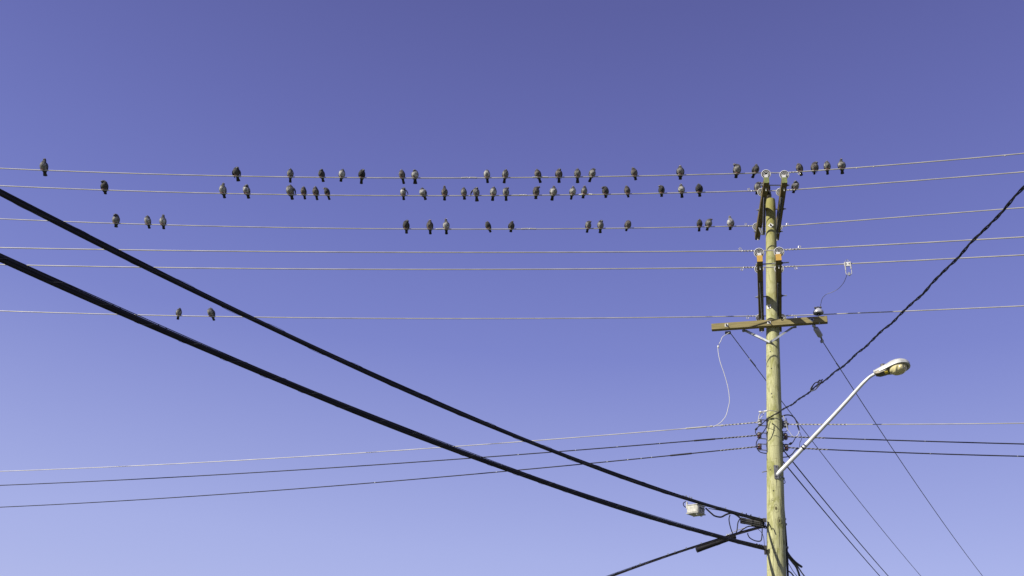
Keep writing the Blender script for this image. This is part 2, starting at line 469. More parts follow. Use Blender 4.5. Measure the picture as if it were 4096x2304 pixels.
# braces: pressed steel channels from the underside of each arm down to the pole
def brace(name, p0, p1, w, m, parent):
    d = (p1 - p0).normalized(); x = Vector((1, 0, 0)); x = (x - d * x.dot(d)).normalized(); y = d.cross(x)
    rot = Matrix((x, y, d)).transposed(); L = (p1 - p0).length; c = (p0 + p1) / 2
    b = MB(); b.box(c, w, .006, L, rot); b.box(c + rot @ Vector((w / 2, .012, 0)), .006, .03, L, rot); b.box(c + rot @ Vector((-w / 2, .012, 0)), .006, .03, L, rot)
    return b.build(name, m, parent, False)
for k, n0, bot, n1 in (('ul', (3058, 788), (3054, 937), (3038, 912)), ('ur', (3127, 788), (3106, 932), None),
                       ('ll', (3042, 1128), (3051, 1278), None), ('lr', (3114, 1130), (3111, 1276), None)):
    h = arms[k][4]; o = arms[k][5]
    zp = onz(*n0, h - .068); e = pp(*bot, 0.0)
    brace('brace', zp, e, .034, M['galv_dark'], o)
    if n1:
        brace('brace', onz(*n1, h - .068), e + Vector((-.01, .03, 0)), .034, M['galv'], o)
    MB().lathe(e, (e - pole_at(bot[1])).normalized() if (e - pole_at(bot[1])).length > .01 else Vector((1, 0, 0)), [(-.02, .018), (.012, .018), (.012, .010), (.05, .010)], 8).build('bolt', M['galv'], o, False)
# through bolts and spacer rods
def rod(p0, p1, r, m, parent, name='spacer_rod'):
    return MB().tube([p0, p1], r, 8).build(name, m, parent)
def cross_bolt(k1, k2, py, l_ext, r_ext, near=None, m=None):
    a1, a2 = arms[k1], arms[k2]; h = a1[4]
    if near is None:
        c = pole_at(py); s1 = (c - a1[0]).dot(a1[2]); s2 = (c - a2[0]).dot(a2[2])
    else: s1 = s2 = near
    p1 = a1[0] + a1[2] * s1; p2 = a2[0] + a2[2] * s2; u = (p2 - p1).normalized()
    A_, B_ = p1 - u * (.046 + l_ext), p2 + u * (.046 + r_ext)
    rod(A_, B_, .011, m or M['galv'], pole, 'through_bolt')
    for c_, sgn in ((p1 - u * .05, -1), (p2 + u * .05, 1)):
        MB().lathe(c_, u * sgn, [(-.003, .030), (.004, .030), (.004, .018), (.022, .018)], 8).build('nut', M['galv'] if sgn < 0 else M['rust'], pole, False)
cross_bolt('ul', 'ur', 843, .05, .06)
cross_bolt('ll', 'lr', 1183, .05, .09)
cross_bolt('ul', 'ur', 745, .05, .05, .16)
cross_bolt('ll', 'lr', 1060, .02, .12, .20)
cross_bolt('ul', 'ur', 745, .04, .06, 1.78)
p, n = pole_front(3100, 852)
# --- front crossarm, facing the camera
_pc = pole_at(1298)
HC = _pc.z
def on_front(px, py):
    """pixel to a point on the front face of the front crossarm: vertical plane through its ends"""
    return CAM + ray(px, py) * ((FA - CAM).dot(FN) / ray(px, py).dot(FN))
_d0 = pole_depth(1298) - .17
FA0 = at(2846, 1318, _d0 / 1.0)
zb = onz(3079, 1304, HC)           # height reference of the lower front edge at the pole
HB = at(3079, 1306, _d0).z         # z of the lower front edge
FA = onz(2846, 1318, HB); FB = onz(3311, 1287, HB)
fd = (FB - FA).normalized(); FN = Vector((fd.y, -fd.x, 0)).normalized()
if FN.y > 0: FN = -FN
rot = Matrix((fd, -FN, Vector((0, 0, 1)))).transposed()
cen = (FA + FB) / 2 - FN * .046 + Vector((0, 0, .058))
cx = MB().box(cen, (FB - FA).length, .092, .116, rot, .004).build('crossarm', M['beam'], pole, frame_=rot)
for px, py, sp in ((2906, 1301, .05), (3076, 1290, .08), (3248, 1279, .8)):
    p = on_front(px, py); square_bolt(p, FN, .058, sp, cx, M['white'] if px < 3200 else M['galv'])
# v brace
vb = pole_front(3079, 1371)[0] - Vector((0, .02, 0))
for e, bend in (((2968, 1320), (2980, 1318)), ((3186, 1305), (3170, 1307))):
    p0 = onz(e[0], e[1], HB - .004) - FN * .03; p1 = onz(bend[0], bend[1], HB - .006) - FN * .03
    b = MB()
    for q0, q1 in ((p0, p1), (p1, vb)):
        d = (q1 - q0).normalized(); yv = (FN - d * FN.dot(d)).normalized(); zv = d.cross(yv)
        rt = Matrix((d, yv, zv)).transposed(); L_ = (q1 - q0).length
        b.box((q0 + q1) / 2, L_, .004, .036, rt); b.box((q0 + q1) / 2 - yv * .015 + zv * .016, L_, .034, .004, rt)
    b.build('brace', M['galv'], cx, False)
MB().lathe(vb + Vector((0, -.035, 0)), (0, -1, 0), [(-.03, .02), (0, .02), (.0, .012), (.05, .012)], 8).build('bolt', M['galv'], pole, False)

# --- pin type insulator with a dark clamp on the right end of the front crossarm
pc = onz(3275, 1262, HB + .116) - FN * .04
pin = MB().tube([pc - Vector((0, 0, .15)), pc + Vector((0, 0, .09))], .010, 8).build('pin', M['galv'], cx)
pi = MB().lathe(pc + Vector((0, 0, .05)), (0, 0, 1), [(0, .030), (.0, .052), (.008, .056), (.008, .070), (.0, .078), (.006, .086), (.03, .088), (.06, .076), (.085, .05), (.095, .036), (.105, .034), (.115, .040), (.125, .036), (.13, .012)], 28).build('insulator', M['porcgrey'], pole)
for dx in (-.045, .045):
    MB().ball(pc + Vector((0, 0, .17)) + fd * dx, .019, n=8).build('clamp_ear', M['rust'], pi)
MB().lathe(pc + Vector((0, 0, .038)), (0, 0, 1), [(0, .036), (.015, .036)], 20).build('underside', M['groove'], pi)

# --- secondary racks: spool insulators on clevises either side of the pole
racks = [(3039, 1690, 'porcgrey', -1), (3037, 1742, 'brown', -1), (3038, 1787, 'brown', -1), (3139, 1697, 'porcgrey', 1), (3142, 1746, 'brown', 1), (3145, 1790, 'brown', 1)]
SP = {}
for k, (px, py, m, sd) in enumerate(racks):
    c = pp(px, py, -.02); r0 = .036
    sp = MB().lathe(c - Vector((0, 0, .038)), (0, 0, 1), [(0, .022), (.004, r0), (.018, r0), (.030, .021), (.046, .021), (.058, r0), (.072, r0), (.076, .022)], 18).build('insulator', M[m], pole)
    SP[k] = c
    q = pole_at(py); edge = Vector((q.x + sd * pole_r(q.z), c.y, 0))
    for dz in (-.05, .05):
        MB().box(Vector(((c.x + edge.x) / 2 + sd * .0, c.y, c.z + dz)), abs(c.x - edge.x) + .05, .03, .007).build('clevis_arm', M['galv' if sd < 0 else 'galv_dark'], sp, False)
    MB().tube([c - Vector((0, 0, .065)), c + Vector((0, 0, .065))], .007, 6).build('clevis_pin', M['galv'], sp)
    MB().box(Vector((edge.x + sd * .004, c.y, c.z)), .008, .05, .16).build('back_plate', M['galv_dark'], sp, False)
# step bolt
MB().tube([pp(3070, 1884, .0), pp(3048, 1889, -.02)], .008, 6).build('step_bolt', M['galv'], pole)

# ------------------------------------------------------------------ line wires
def wire_path(pix, za, dz_end, ext=6.0, n=90):
    """vertical catenary fitted through pixels; first pixel at anchor point za, last at that height + dz_end"""
    A = Vector(za); B = onz(pix[-1][0], pix[-1][1], A.z + dz_end) if not isinstance(dz_end, tuple) else at(pix[-1][0], pix[-1][1], dz_end[0])
    u = Vector((B.x - A.x, B.y - A.y, 0)).normalized(); nn = Vector((u.y, -u.x, 0))
    S = []; Z = []; Wt = []
    for i, (x, y) in enumerate(pix):
        r_ = ray(x, y); t = (A - CAM).dot(nn) / r_.dot(nn); p = CAM + r_ * t
        S.append((p - A).dot(u)); Z.append(p.z); Wt.append(1.0)
    S.insert(0, 0.0); Z.insert(0, A.z); Wt.insert(0, 6.0)
    co = np.polyfit(S, Z, 2 if len(pix) > 2 else 1, w=Wt)
    send = max(S); out = []
    for i in range(n + 1):
        s_ = (send + ext) * i / n
        out.append(Vector((A.x + u.x * s_, A.y + u.y * s_, float(np.polyval(co, s_)) + (A.z - float(np.polyval(co, 0))) * max(0, 1 - s_ / 1.5))))
    return out
WR = .0105
WIRES = {}
tops = [
 ('ul', 'ur', 0, [(2949, 693), (2722, 699), (2538, 705), (2310, 709.5), (2152, 711), (1900, 714), (1607, 713), (1365, 709), (1159, 707), (944, 703), (600, 695), (171, 681), (0, 675)],
  [(3201, 687), (3260, 683), (3368, 674), (3494, 667), (3747, 644), (4096, 614)], 'topmost bare power line, the first wire carrying pigeons'),
 ('ul', 'ur', 1, [(2900, 766), (2798, 768), (2647, 773), (2510, 777), (2290, 781), (2022, 784), (1612, 784), (1307, 780), (1160, 778), (889, 772), (415, 759), (0, 745)],
  [(3197, 758), (3400, 743), (3710, 718), (4096, 688)], 'second bare power line from the top, crowded with pigeons'),
 ('ul', 'ur', 2, [(2923, 904), (2799, 906), (2511, 912), (2402, 914), (2045, 917), (1784, 918), (1600, 917), (1100, 909), (649, 898), (460, 892), (0, 877)],
  [(3200, 900.5), (3400, 886), (3710, 858), (4096, 831)], 'third bare power line from the top, level with the foot of the upper crossarms'),
 ('ll', 'lr', 0, [(2950, 1004), (2703, 1006.5), (2200, 1009.5), (1600, 1009), (800, 1003.7), (400, 998), (0, 991)],
  [(3250, 993.5), (3500, 981), (3710, 970), (4096, 948)], 'fourth bare power line, without birds, held at the orange arm ends'),
 ('ll', 'lr', 1, [(2950, 1070), (2703, 1073), (2200, 1077), (1590, 1077), (1100, 1075), (700, 1072), (300, 1065), (0, 1058.6)],
  [(3250, 1062.5), (3400, 1055), (3710, 1039), (4096, 1020)], 'fifth bare power line, carrying the white bail clamp right of the pole'),
 ('ll', 'lr', 2, [(2862, 1267), (2500, 1272), (2067, 1274), (1500, 1273), (843, 1266), (400, 1256), (0, 1244)],
  [(3400, 1255), (3700, 1240), (4096, 1224)], 'lowest bare power line just above the front crossarm, with two pigeons'),
]
ties = {0: (None, (3157, 3196)), 1: ((2996, 3038), (3145, 3186)), 2: ((2984, 3018), (3117, 3150)), 3: ((2961, 3018), (3136, 3199)), 4: ((2967, 3018), (3136, 3183)), 5: ((2990, 3032), (3137, 3181))}
sleeves = {0: [(1845, 1908, 1), (2130, 2193, 1)], 1: [(2048, 2074, 0), (2075, 2108, 1), (2317, 2370, 1)], 2: [(1746, 1804, 1), (2086, 2145, 2)]}
def s_at_px(pts, L, px):
    best = 0; bd = 1e9
    for i, p in enumerate(pts):
        x = proj(p)[0]
        if i:
            if (x0 - px) * (x - px) <= 0 and x != x0:
                return L[i - 1] + (L[i] - L[i - 1]) * (px - x0) / (x - x0)
        x0 = x
    return L[-1]
for wi, (kl, kr, q, left, right, lab) in enumerate(tops):
    cl, cr = INS[(kl, q)], INS[(kr, q)]
    dn = {0: 2, 1: 2, 2: 1}.get(q, 2)
    axb = Vector((.10, .88, .30)).normalized() * .045
    ypx = {0: (691, 691), 1: (762.5, 762.5), 2: (903, 906), 3: (1003, 1000), 4: (1069, 1068), 5: (1263.5, 1263.5)}[wi]
    al = at(proj(cl)[0], ypx[0], proj(cl + axb)[2]); ar = at(proj(cr)[0], ypx[1], proj(cr + axb)[2])
    Lp = wire_path(left, al, -.10); Rp = wire_path(right, ar, -.22)
    pts = Lp[::-1] + [al.lerp(ar, .5) - Vector((0, 0, .004))] + Rp
    mid = thing('power_line', lab, 'power line', al, 'bare power lines strung across the pole top')
    MB().tube(pts, WR, 8).build('conductor', M['wire'], mid)
    L = along(pts); WIRES[wi] = (pts, L, mid)
    for rg in ties[wi]:
        if not rg: continue
        s0, s1 = s_at_px(pts, L, rg[0]), s_at_px(pts, L, rg[1])
        MB().tube(helix(pts, s0, s1, .014, .052), .0058, 5).build('tie_wire', M['sleeve'], mid)
        outer = s0 if rg[0] < 3080 else s1; sg = 1 if outer == s1 else -1
        p, t = sample(pts, L, outer); up = Vector((0, 0, 1)) * (1 if wi in (1, 2, 3) else -1)
        lp = [p + up * .012, p + up * .045 + t * .02 * sg, p + up * .06 - t * .01 * sg, p + up * .025 - t * .02 * sg]
        MB().tube(smooth_pts(lp, 5), .0055, 5).build('tie_tail', M['sleeve'], mid)
    for x0, x1, kd in sleeves.get(wi, []):
        s0, s1 = s_at_px(pts, L, x0), s_at_px(pts, L, x1)
        if s0 > s1: s0, s1 = s1, s0
        nn_ = 40; pl = []; rr = []
        for i in range(nn_ + 1):
            p, t = sample(pts, L, s0 + (s1 - s0) * i / nn_)
            pl.append(p + Vector((0, 0, .006 * math.sin(math.pi * i / nn_)))); rr.append(0.0125 if kd == 0 else .0140 + .0025 * (i % 2) * (1 if kd else 0) - (.004 if 18 <= i <= 21 else 0))
        MB().tube(pl, rr, 10).build('splice_sleeve', M['sleeve'], mid)
# water beads and small clips on the top line, right of the pole
pts, L, mid = WIRES[0]
for px in (3426, 3494, 4020):
    p, t = sample(pts, L, s_at_px(pts, L, px)); MB().ball(p - Vector((0, 0, .012)), .012, n=8).build('clip', M['sleeve'], mid)
bpy.context.view_layer.update()

# ------------------------------------------------------------------ secondary wires lower on the pole
def simple_wire(name, pix, anchor, dz, r, m, lab, cat, group=None, ext=8):
    pts = wire_path(pix, anchor, dz, ext)
    o = thing(name, lab, cat, anchor, group)
    MB().tube(pts, r, 8).build('conductor', m, o)
    return pts, along(pts), o
sec = [
 ('L', 0, [(2828, 1710), (2742, 1718), (2400, 1746), (1900, 1784), (1000, 1833), (0, 1887)], -.5, 'wire', 'pale bare neutral wire running left from the grey spool insulator'),
 ('L', 1, [(2880, 1755), (2786, 1763), (2400, 1795), (1900, 1833), (986, 1890), (0, 1942)], -.5, 'black2', 'upper black insulated wire left of the pole at the middle brown spool'),
 ('L', 2, [(2880, 1804), (2704, 1826), (2400, 1853), (1900, 1899), (986, 1965), (0, 2030)], -.5, 'black2', 'lower black insulated wire left of the pole at the bottom brown spool'),
 ('R', 3, [(3300, 1698.5), (3386, 1698), (3700, 1696), (4096, 1693)], -.25, 'wire', 'pale bare neutral wire running right from the grey spool insulator'),
 ('R', 4, [(3200, 1748), (3300, 1752), (3600, 1762), (4096, 1776)], -.25, 'black2', 'upper black insulated wire running right behind the lamp arm'),
 ('R', 5, [(3230, 1796), (3311, 1799), (3700, 1813), (4096, 1825.5)], -.25, 'black2', 'lower black insulated wire running right behind the lamp arm'),
]
SEC = {}
for sd, k, pix, dz, m, lab in sec:
    anc = SP[k] + Vector(((-.03 if sd == 'L' else .03), 0, 0)); 
    pts, L, o = simple_wire('service_wire', pix, anc, dz, .0075 if k in (0, 3) else .0098, M[m], lab, 'wire', 'service wires on the spool racks')
    SEC[k] = (pts, L, o)
    xr = {0: 2888, 1: 2885, 2: 2882, 3: 3390, 4: 3300, 5: 3311}[k]
    s1 = s_at_px(pts, L, xr)
    for ph in (0, math.pi):
        MB().tube(helix(pts, 0.01, s1, .0085, .12, ph, 8), .0050, 5).build('preformed_grip', M['grip'], o)
    lp = [SP[k] + Vector((.032 * math.cos(a), .032 * math.sin(a), .002 * i)) for i, a in enumerate([x * math.pi / 6 for x in range(12)])]
    MB().tube(lp + [lp[0]], .006, 6).build('grip_loop', M['wire'], o)
# heavier joints on the left wires
for k, rng_, m, rr in ((0, (2742, 2828), 'sleeve', .0125), (1, (2775, 2862), 'black2', .0135), (2, (2680, 2768), 'black2', .0145)):
    pts, L, o = SEC[k]; s0, s1 = sorted((s_at_px(pts, L, rng_[0]), s_at_px(pts, L, rng_[1])))
    pl = [sample(pts, L, s0 + (s1 - s0) * i / 24)[0] for i in range(25)]
    MB().tube(pl, [rr * (.7 if i in (0, 24) else 1) + .0015 * (i % 2) for i in range(25)], 8).build('splice_sleeve', M[m], o)
pts, L, o = SEC[0]
for px in (2845, 2888):
    p, t = sample(pts, L, s_at_px(pts, L, px)); MB().tube([p - t * .022, p + t * .022], .016, 8).build('connector', M['sleeve'], o)
for k, xs in ((1, (2639, 2469, 2303, 2073)), (2, (2607, 2565, 2512, 2429, 1986, 1500, 1000)), (4, (3460, 3700)), (5, (3420, 3721, 4070))):
    pts, L, o = SEC[k]
    for px in xs:
        p, t = sample(pts, L, s_at_px(pts, L, px)); MB().tube([p - t * .006, p + t * .006], .0112, 8).build('tie_band', M['galv'], o)

# ------------------------------------------------------------------ bundled communication cables coming forward to the left
def cable(pix, d0, d1, lab, strands, lash_pitch, name='bundled_cable'):
    A = at(pix[0][0], pix[0][1], d0)
    pts = wire_path(pix, A, (d1,), 3.0, 140)
    o = thing(name, lab, 'cable', A, None)
    L = along(pts)
    for nm, off_s, off_u, r, m in strands:
        q = []
        for i, p in enumerate(pts):
            t = (pts[min(i + 1, len(pts) - 1)] - pts[max(i - 1, 0)]).normalized(); a, b = frame(t)
            wv = .003 * math.sin(L[i] * 1.7 + off_u * 90)
            q.append(p + a * off_s + b * (off_u + wv))
        MB().tube(q, r, 10).build(nm, M[m], o)
    if lash_pitch:
        hl = helix(pts, .3, L[-1], lambda s_: strands[0][3] * 1.62, lash_pitch, .4, 14)
        MB().tube(hl, .0016, 4).build('lashing_wire', M['lash'], o)
    return pts, L, o
pixA = [(3055, 2083), (2960, 2057), (2870, 2035), (2767, 2004), (2650, 1973), (2474, 1909), (2355, 1858), (2217, 1801), (2091, 1751), (1749, 1606), (1304, 1415), (986, 1261), (700, 1119), (477, 1013), (250, 900), (0, 776)]
cabA = cable(pixA, pole_depth(2085) - .05, 6.7, 'thick black lashed cable bundle, upper of two crossing the sky diagonally',
             [('cable', 0, -.009, .0180, 'black2'), ('cable', .004, .013, .0115, 'black2'), ('cable', .011, .002, .011, 'black'), ('messenger_strand', 0, .0235, .0035, 'black')], .95)
pixB = [(3060, 2193), (2949, 2165), (2824, 2130), (2700, 2101), (2474, 2029), (2282, 1969), (2084, 1894), (1900, 1822), (1590, 1708), (986, 1461), (700, 1335), (475, 1236), (266, 1141), (95, 1062), (0, 1040)]
pixB = [(3060, 2193), (2949, 2165), (2824, 2130), (2700, 2098), (2474, 2026), (2282, 1965), (2084, 1896), (1900, 1835), (1590, 1709), (986, 1463), (700, 1341), (475, 1240), (266, 1148), (95, 1074), (0, 1036)]
cabB = cable(pixB, pole_depth(2192) - .05, 6.8, 'thick black lashed cable bundle, lower of two crossing the sky diagonally',
             [('cable', 0, -.012, .0200, 'black2'), ('cable', .006, .015, .0160, 'black2'), ('cable', -.012, .002, .012, 'black'), ('messenger_strand', 0, .0320, .0038, 'black')], .42)
# third cable, dropping to the lower left behind
pixC = [(3060, 2104), (3003, 2114), (2908, 2143), (2805, 2178), (2729, 2207), (2650, 2234), (2573, 2259), (2435, 2304)]
cabC = cable(pixC, pole_depth(2108), 12.2, 'thin black cable leaving the pole to the lower left corner of the picture',
             [('cable', 0, -.008, .0095, 'black2'), ('cable', .006, .006, .008, 'black2'), ('messenger_strand', 0, .018, .0035, 'black')], .30)
ptsC, LC, oC = cabC
for px in (2560, 2700, 2745, 2672, 2805):
    p, t = sample(ptsC, LC, s_at_px(ptsC, LC, px)); MB().box(p + Vector((0, 0, .024)), .016, .014, .022).build('cable_clip', M['galv'], oC, False)

def capsule(c0, c1, r, name, lab, cat, m, rings=(.3, .62), caps=True):
    d = (c1 - c0).normalized(); L_ = (c1 - c0).length
    o = thing(name, lab, cat, (c0 + c1) / 2)
    MB().lathe(c0, d, [(0, r * .55), (.02, r * .9), (.04, r), (L_ - .04, r), (L_ - .015, r * .9), (L_, r * .6)], 24).build('casing', m, o)
    for q in rings:
        MB().lathe(c0 + d * (L_ * q), d, [(-.012, r * 1.0), (-.012, r * 1.07), (.012, r * 1.07), (.012, r * 1.0)], 24).build('band', M['black2'], o)
    for e, sg in ((c0, 1), (c1, -1)):
        MB().lathe(e - d * .012 * sg, d * sg, [(0, r * .75), (.0, r * 1.04), (.07, r * 1.04), (.07, r)], 24).build('end_collar', M['black2'], o)
    return o, d
spA, dA = capsule(pp(2966, 2082, -.02), pp(3052, 2098, -.02), .046, 'splice_closure', 'black ribbed splice case hanging on cable close beside the pole', 'splice case', mat('greyed_splice_shell', (.085, .08, .066), .35, .3, .3, 12), (.5,))
for dy in (-.03, .0, .03):
    a_ = pp(2966, 2082, -.075); b_ = pp(3052, 2098, -.075)
    MB().tube([a_ + Vector((0, 0, dy)), b_ + Vector((0, 0, dy))], .0032, 6).build('rib', M['galv_dark'], spA)
spB, dB = capsule(pp(2789, 2200, -.08), pp(2938, 2146, -.08), .037, 'splice_closure', 'long smooth black splice case tilted under the crossing cables', 'splice case', M['black'], (.52, .57))
for px, py in ((2806, 2176), (2916, 2136), (2908, 2136)):
    MB().tube([pp(px, py + 12, -.08), pp(px, py, -.08)], .008, 6).build('hanger', M['galv'], spB)
# clips on the cables near the pole
for (cb, xs) in ((cabA, (2745, 2759, 2767, 2903, 2969, 2986, 3004, 3037)), (cabB, (3028, 3040, 3048))):
    pts, L, o = cb
    for px in xs:
        p, t = sample(pts, L, s_at_px(pts, L, px)); MB().box(p + Vector((0, 0, .034)), .014, .012, .022).build('cable_clip', M['galv'] if px % 2 else M['black2'], o, False)
for (pts, L, o), x0, nm in ((cabA, 3050, 'a'), (cabB, 3052, 'b')):
    p, t = sample(pts, L, s_at_px(pts, L, x0))
    MB().box(p + Vector((.03, 0, .005)), .05, .04, .06).build('suspension_clamp', M['rust'], o, False)
MB().box(pp(3062, 2206), .035, .03, .09).build('hook_bracket', M['rust'], pole, False)

# white amplifier box under the upper cable
bc = pp(2783, 2040, -.08)
box = thing('junction_box', 'off white box hanging under the upper black cable, left of the pole', 'junction box', bc)
rb = Matrix.Rotation(math.radians(43), 3, 'Z')
body = MB().box(bc, .205, .205, .125, rb, .012).build('housing', M['whitebox'], box)
MB().box(bc - Vector((0, 0, .066)), .225, .225, .014, rb, .004).build('base_flange', M['whitebox'], body)
MB().box(bc + Vector((0, 0, .062)), .222, .222, .014, rb, .004).build('lid', M['whitebox'], body)
for x, y in ((-.07, -.07), (.055, -.06), (.02, .05)):
    MB().lathe(bc + rb @ Vector((x, y, -.07)), (0, 0, -1), [(0, .022), (.02, .021), (.026, .014)], 14).build('port_cap', M['whitebox'], body)
for i in range(4):
    MB().lathe(bc + rb @ Vector((.10, -.08 + i * .05, .02)), rb @ Vector((1, 0, 0)), [(0, .014), (.02, .014), (.024, .008)], 10).build('port_cap', M['galv'], body)
for i in range(3):
    MB().ball(bc + rb @ Vector((-.04 + i * .04, -.112, .02 - .01 * (i % 2))), .013, n=8).build('bolt', M['galv_dark'], body)
for x, z, w_, h_ in ((-.055, .015, .035, .03), (-.01, .02, .05, .022), (.045, .0, .03, .05), (-.03, -.03, .02, .02)):
    MB().box(bc + rb @ Vector((x, -.104, z)), w_, .012, h_, rb).build('port', M['galv_dark'], body, False)
for y, z, h_ in ((-.06, .0, .03), (.0, -.025, .02), (.05, -.01, .04)):
    MB().box(bc + rb @ Vector((.104, y, z)), .010, .03, h_, rb).build('port', M['galv_dark'], body, False)
MB().tube([pp(2748, 2035, -.08), pp(2748, 2008, -.08)], .014, 8).build('hanger', M['whitebox'], box)
MB().tube([pp(2790, 2026, -.06), pp(2800, 2010, -.05)], .010, 8).build('hanger', M['galv'], box)

# black tails, loops and jumpers near the pole
def loop(pix, r, m, lab, cat='cable', name='cable_tail', d=-.05, k=8, parent=None, off=None):
    P = [pp(x, y, (off[i] if off else d)) for i, (x, y) in enumerate(pix)]
    b = MB().tube(smooth_pts(P, k), r, 8)
    if parent: return b.build(name, M[m], parent)
    return tagm(b.build(name, M[m]), lab, cat)
loop([(2822, 2032), (2846, 2054), (2860, 2064), (2884, 2068), (2905, 2058), (2925, 2053), (2945, 2060), (2966, 2077)], .013, 'black2', 'thick black branch cable sagging between junction box and splice case')
loop([(2834, 2034), (2860, 2038), (2890, 2043)], .006, 'black2', 'short thin black strand beneath the upper cable bundle', d=-.02)
loop([(2920, 2060), (2916, 2078), (2922, 2110), (2934, 2143)], .0085, 'black', 'thin black cable looping down left side to the tilted splice case')
loop([(2962, 2072), (2952, 2090), (2948, 2120), (2940, 2146)], .0085, 'black', 'thin black cable looping down from round end of the ribbed splice case')
loop([(3049, 2104), (3048, 2140), (3045, 2160), (3036, 2165), (3018, 2162), (3000, 2152), (2992, 2140), (2991, 2132)], .0085, 'black', 'hooked black cable end hanging free below the ribbed splice case')
loop([(2744, 2006), (2734, 2012), (2735, 2022), (2744, 2029), (2765, 2027)], .007, 'black', 'small black pigtail curling round the white box hanger')
loop([(3060, 2093), (3065, 2110), (3066, 2106), (3052, 2100)], .007, 'black', 'short black tail tucked between ribbed splice case and pole')
loop([(2935, 2147), (2960, 2126), (2993, 2106), (3030, 2107), (3066, 2113)], .009, 'black2', 'black cable bridging the tilted splice case and the pole')
loop([(2900, 2145), (2950, 2120), (2990, 2108), (3005, 2102)], .005, 'wire', 'thin silvery strand above the tilted splice case')
loop([(3020, 2110), (3042, 2125), (3054, 2148), (3058, 2185)], .004, 'black2', 'hair thin wire drooping from strand to the lower cable clamp')
loop([(3068, 2086), (3078, 2098), (3088, 2120)], .008, 'black2', 'black cable wrapping onto the pole face beside the ribbed splice case', d=-.17)

# wires up at the spool racks
rackw = 'jumper_wire'
loop([(3072, 1675), (3070, 1690), (3066, 1706), (3056, 1724), (3044, 1740), (3037, 1752), (3028, 1764), (3025, 1780), (3030, 1797), (3042, 1809), (3066, 1814)], .0075, 'black', 'long black jumper curving down past the left spools', 'wire', rackw, off=[-.2, -.2, -.19, -.17, -.1, -.08, -.06, -.05, -.05, -.05, 0.0])
loop([(3072, 1674), (3062, 1682), (3045, 1698), (3028, 1712), (3022, 1724), (3024, 1734), (3034, 1745)], .007, 'black', 'black jumper with a crimp joining the upper left spool wires', 'wire', rackw, d=-.12)
MB_ = MB().tube([pp(3028, 1713, -.12), pp(3022, 1720, -.12)], .016, 8)
tagm(MB_.build('crimp_connector', M['black']), 'small black crimp on jumper left of the pole', 'connector')
loop([(3034, 1680), (3036, 1664), (3042, 1654), (3054, 1649)], .0065, 'wire', 'white jumper rising from the upper left grey spool', 'wire', rackw, d=-.08)
loop([(3039, 1676), (3050, 1664), (3056, 1652), (3058, 1646)], .0055, 'whitewire', 'second white jumper beside the upper left grey spool', 'wire', rackw, d=-.1)
loop([(3036, 1648), (3046, 1647), (3060, 1644), (3080, 1642), (3100, 1645), (3116, 1652), (3128, 1662), (3140, 1680), (3152, 1692), (3160, 1697)], .006, 'wire', 'pale neutral jumper passing in front of the pole between the grey spools', 'wire', rackw, off=[-.1, -.14, -.18, -.21, -.2, -.12, -.06, -.05, -.05, -.02])
tagm(MB().tube([pp(3036, 1648, -.12), pp(3046, 1647, -.14)], .017, 8).build('crimp_connector', M['whitewire']), 'white end cap connector sticking out left of the pole', 'connector')
tagm(MB().tube([pp(3056, 1646, -.17), pp(3070, 1644, -.20)], .015, 8).build('crimp_connector', M['whitewire']), 'white sleeve connector lying across the left edge of pole', 'connector')
loop([(3117, 1700), (3118, 1680), (3128, 1666), (3146, 1660), (3164, 1662), (3178, 1672), (3188, 1692), (3194, 1712), (3197, 1722)], .0105, 'black2', 'thick dark arched cable right of the pole above the spools', 'cable', 'weatherhead_cable', d=-.06)
tagm(MB().tube([pp(3191, 1703, -.06), pp(3197, 1722, -.06)], [.016, .010], 8).build('cable_boot', M['black2']), 'dark tapered boot at the end of the arched cable', 'connector')
loop([(3197, 1724), (3192, 1738), (3182, 1747), (3170, 1744), (3158, 1728), (3150, 1718), (3147, 1702), (3140, 1684), (3132, 1662)], .0045, 'whitewire', 'looping white wire right of the pole below the arched cable', 'wire', rackw, d=-.07)
loop([(3144, 1672), (3150, 1696), (3150, 1718), (3142, 1727), (3130, 1725), (3120, 1710)], .0065, 'black', 'black drip loop beside the upper right grey spool', 'wire', rackw, d=-.05)
loop([(3183, 1748), (3172, 1768), (3162, 1776), (3145, 1778), (3124, 1779)], .007, 'black', 'black jumper with crimp right of the pole between spools', 'wire', rackw, d=-.05)
tagm(MB().tube([pp(3166, 1772, -.05), pp(3158, 1777, -.05)], .018, 8).build('crimp_connector', M['black']), 'black crimp on jumper between the right spools', 'connector')
loop([(3193, 1795), (3186, 1797), (3178, 1804), (3168, 1817), (3150, 1827), (3128, 1829)], .0085, 'black', 'black jumper below the lowest right spool', 'wire', rackw, d=-.05)
loop([(3198, 1727), (3207, 1752), (3200, 1770), (3198, 1788)], .0045, 'black2', 'thin dark wire dangling onto the street lamp arm', 'wire', rackw, d=-.08)
loop([(3068, 1712), (3085, 1716), (3100, 1722)], .0045, 'black', 'thin black wire stub on the front of the pole', 'wire', rackw, d=-.2)
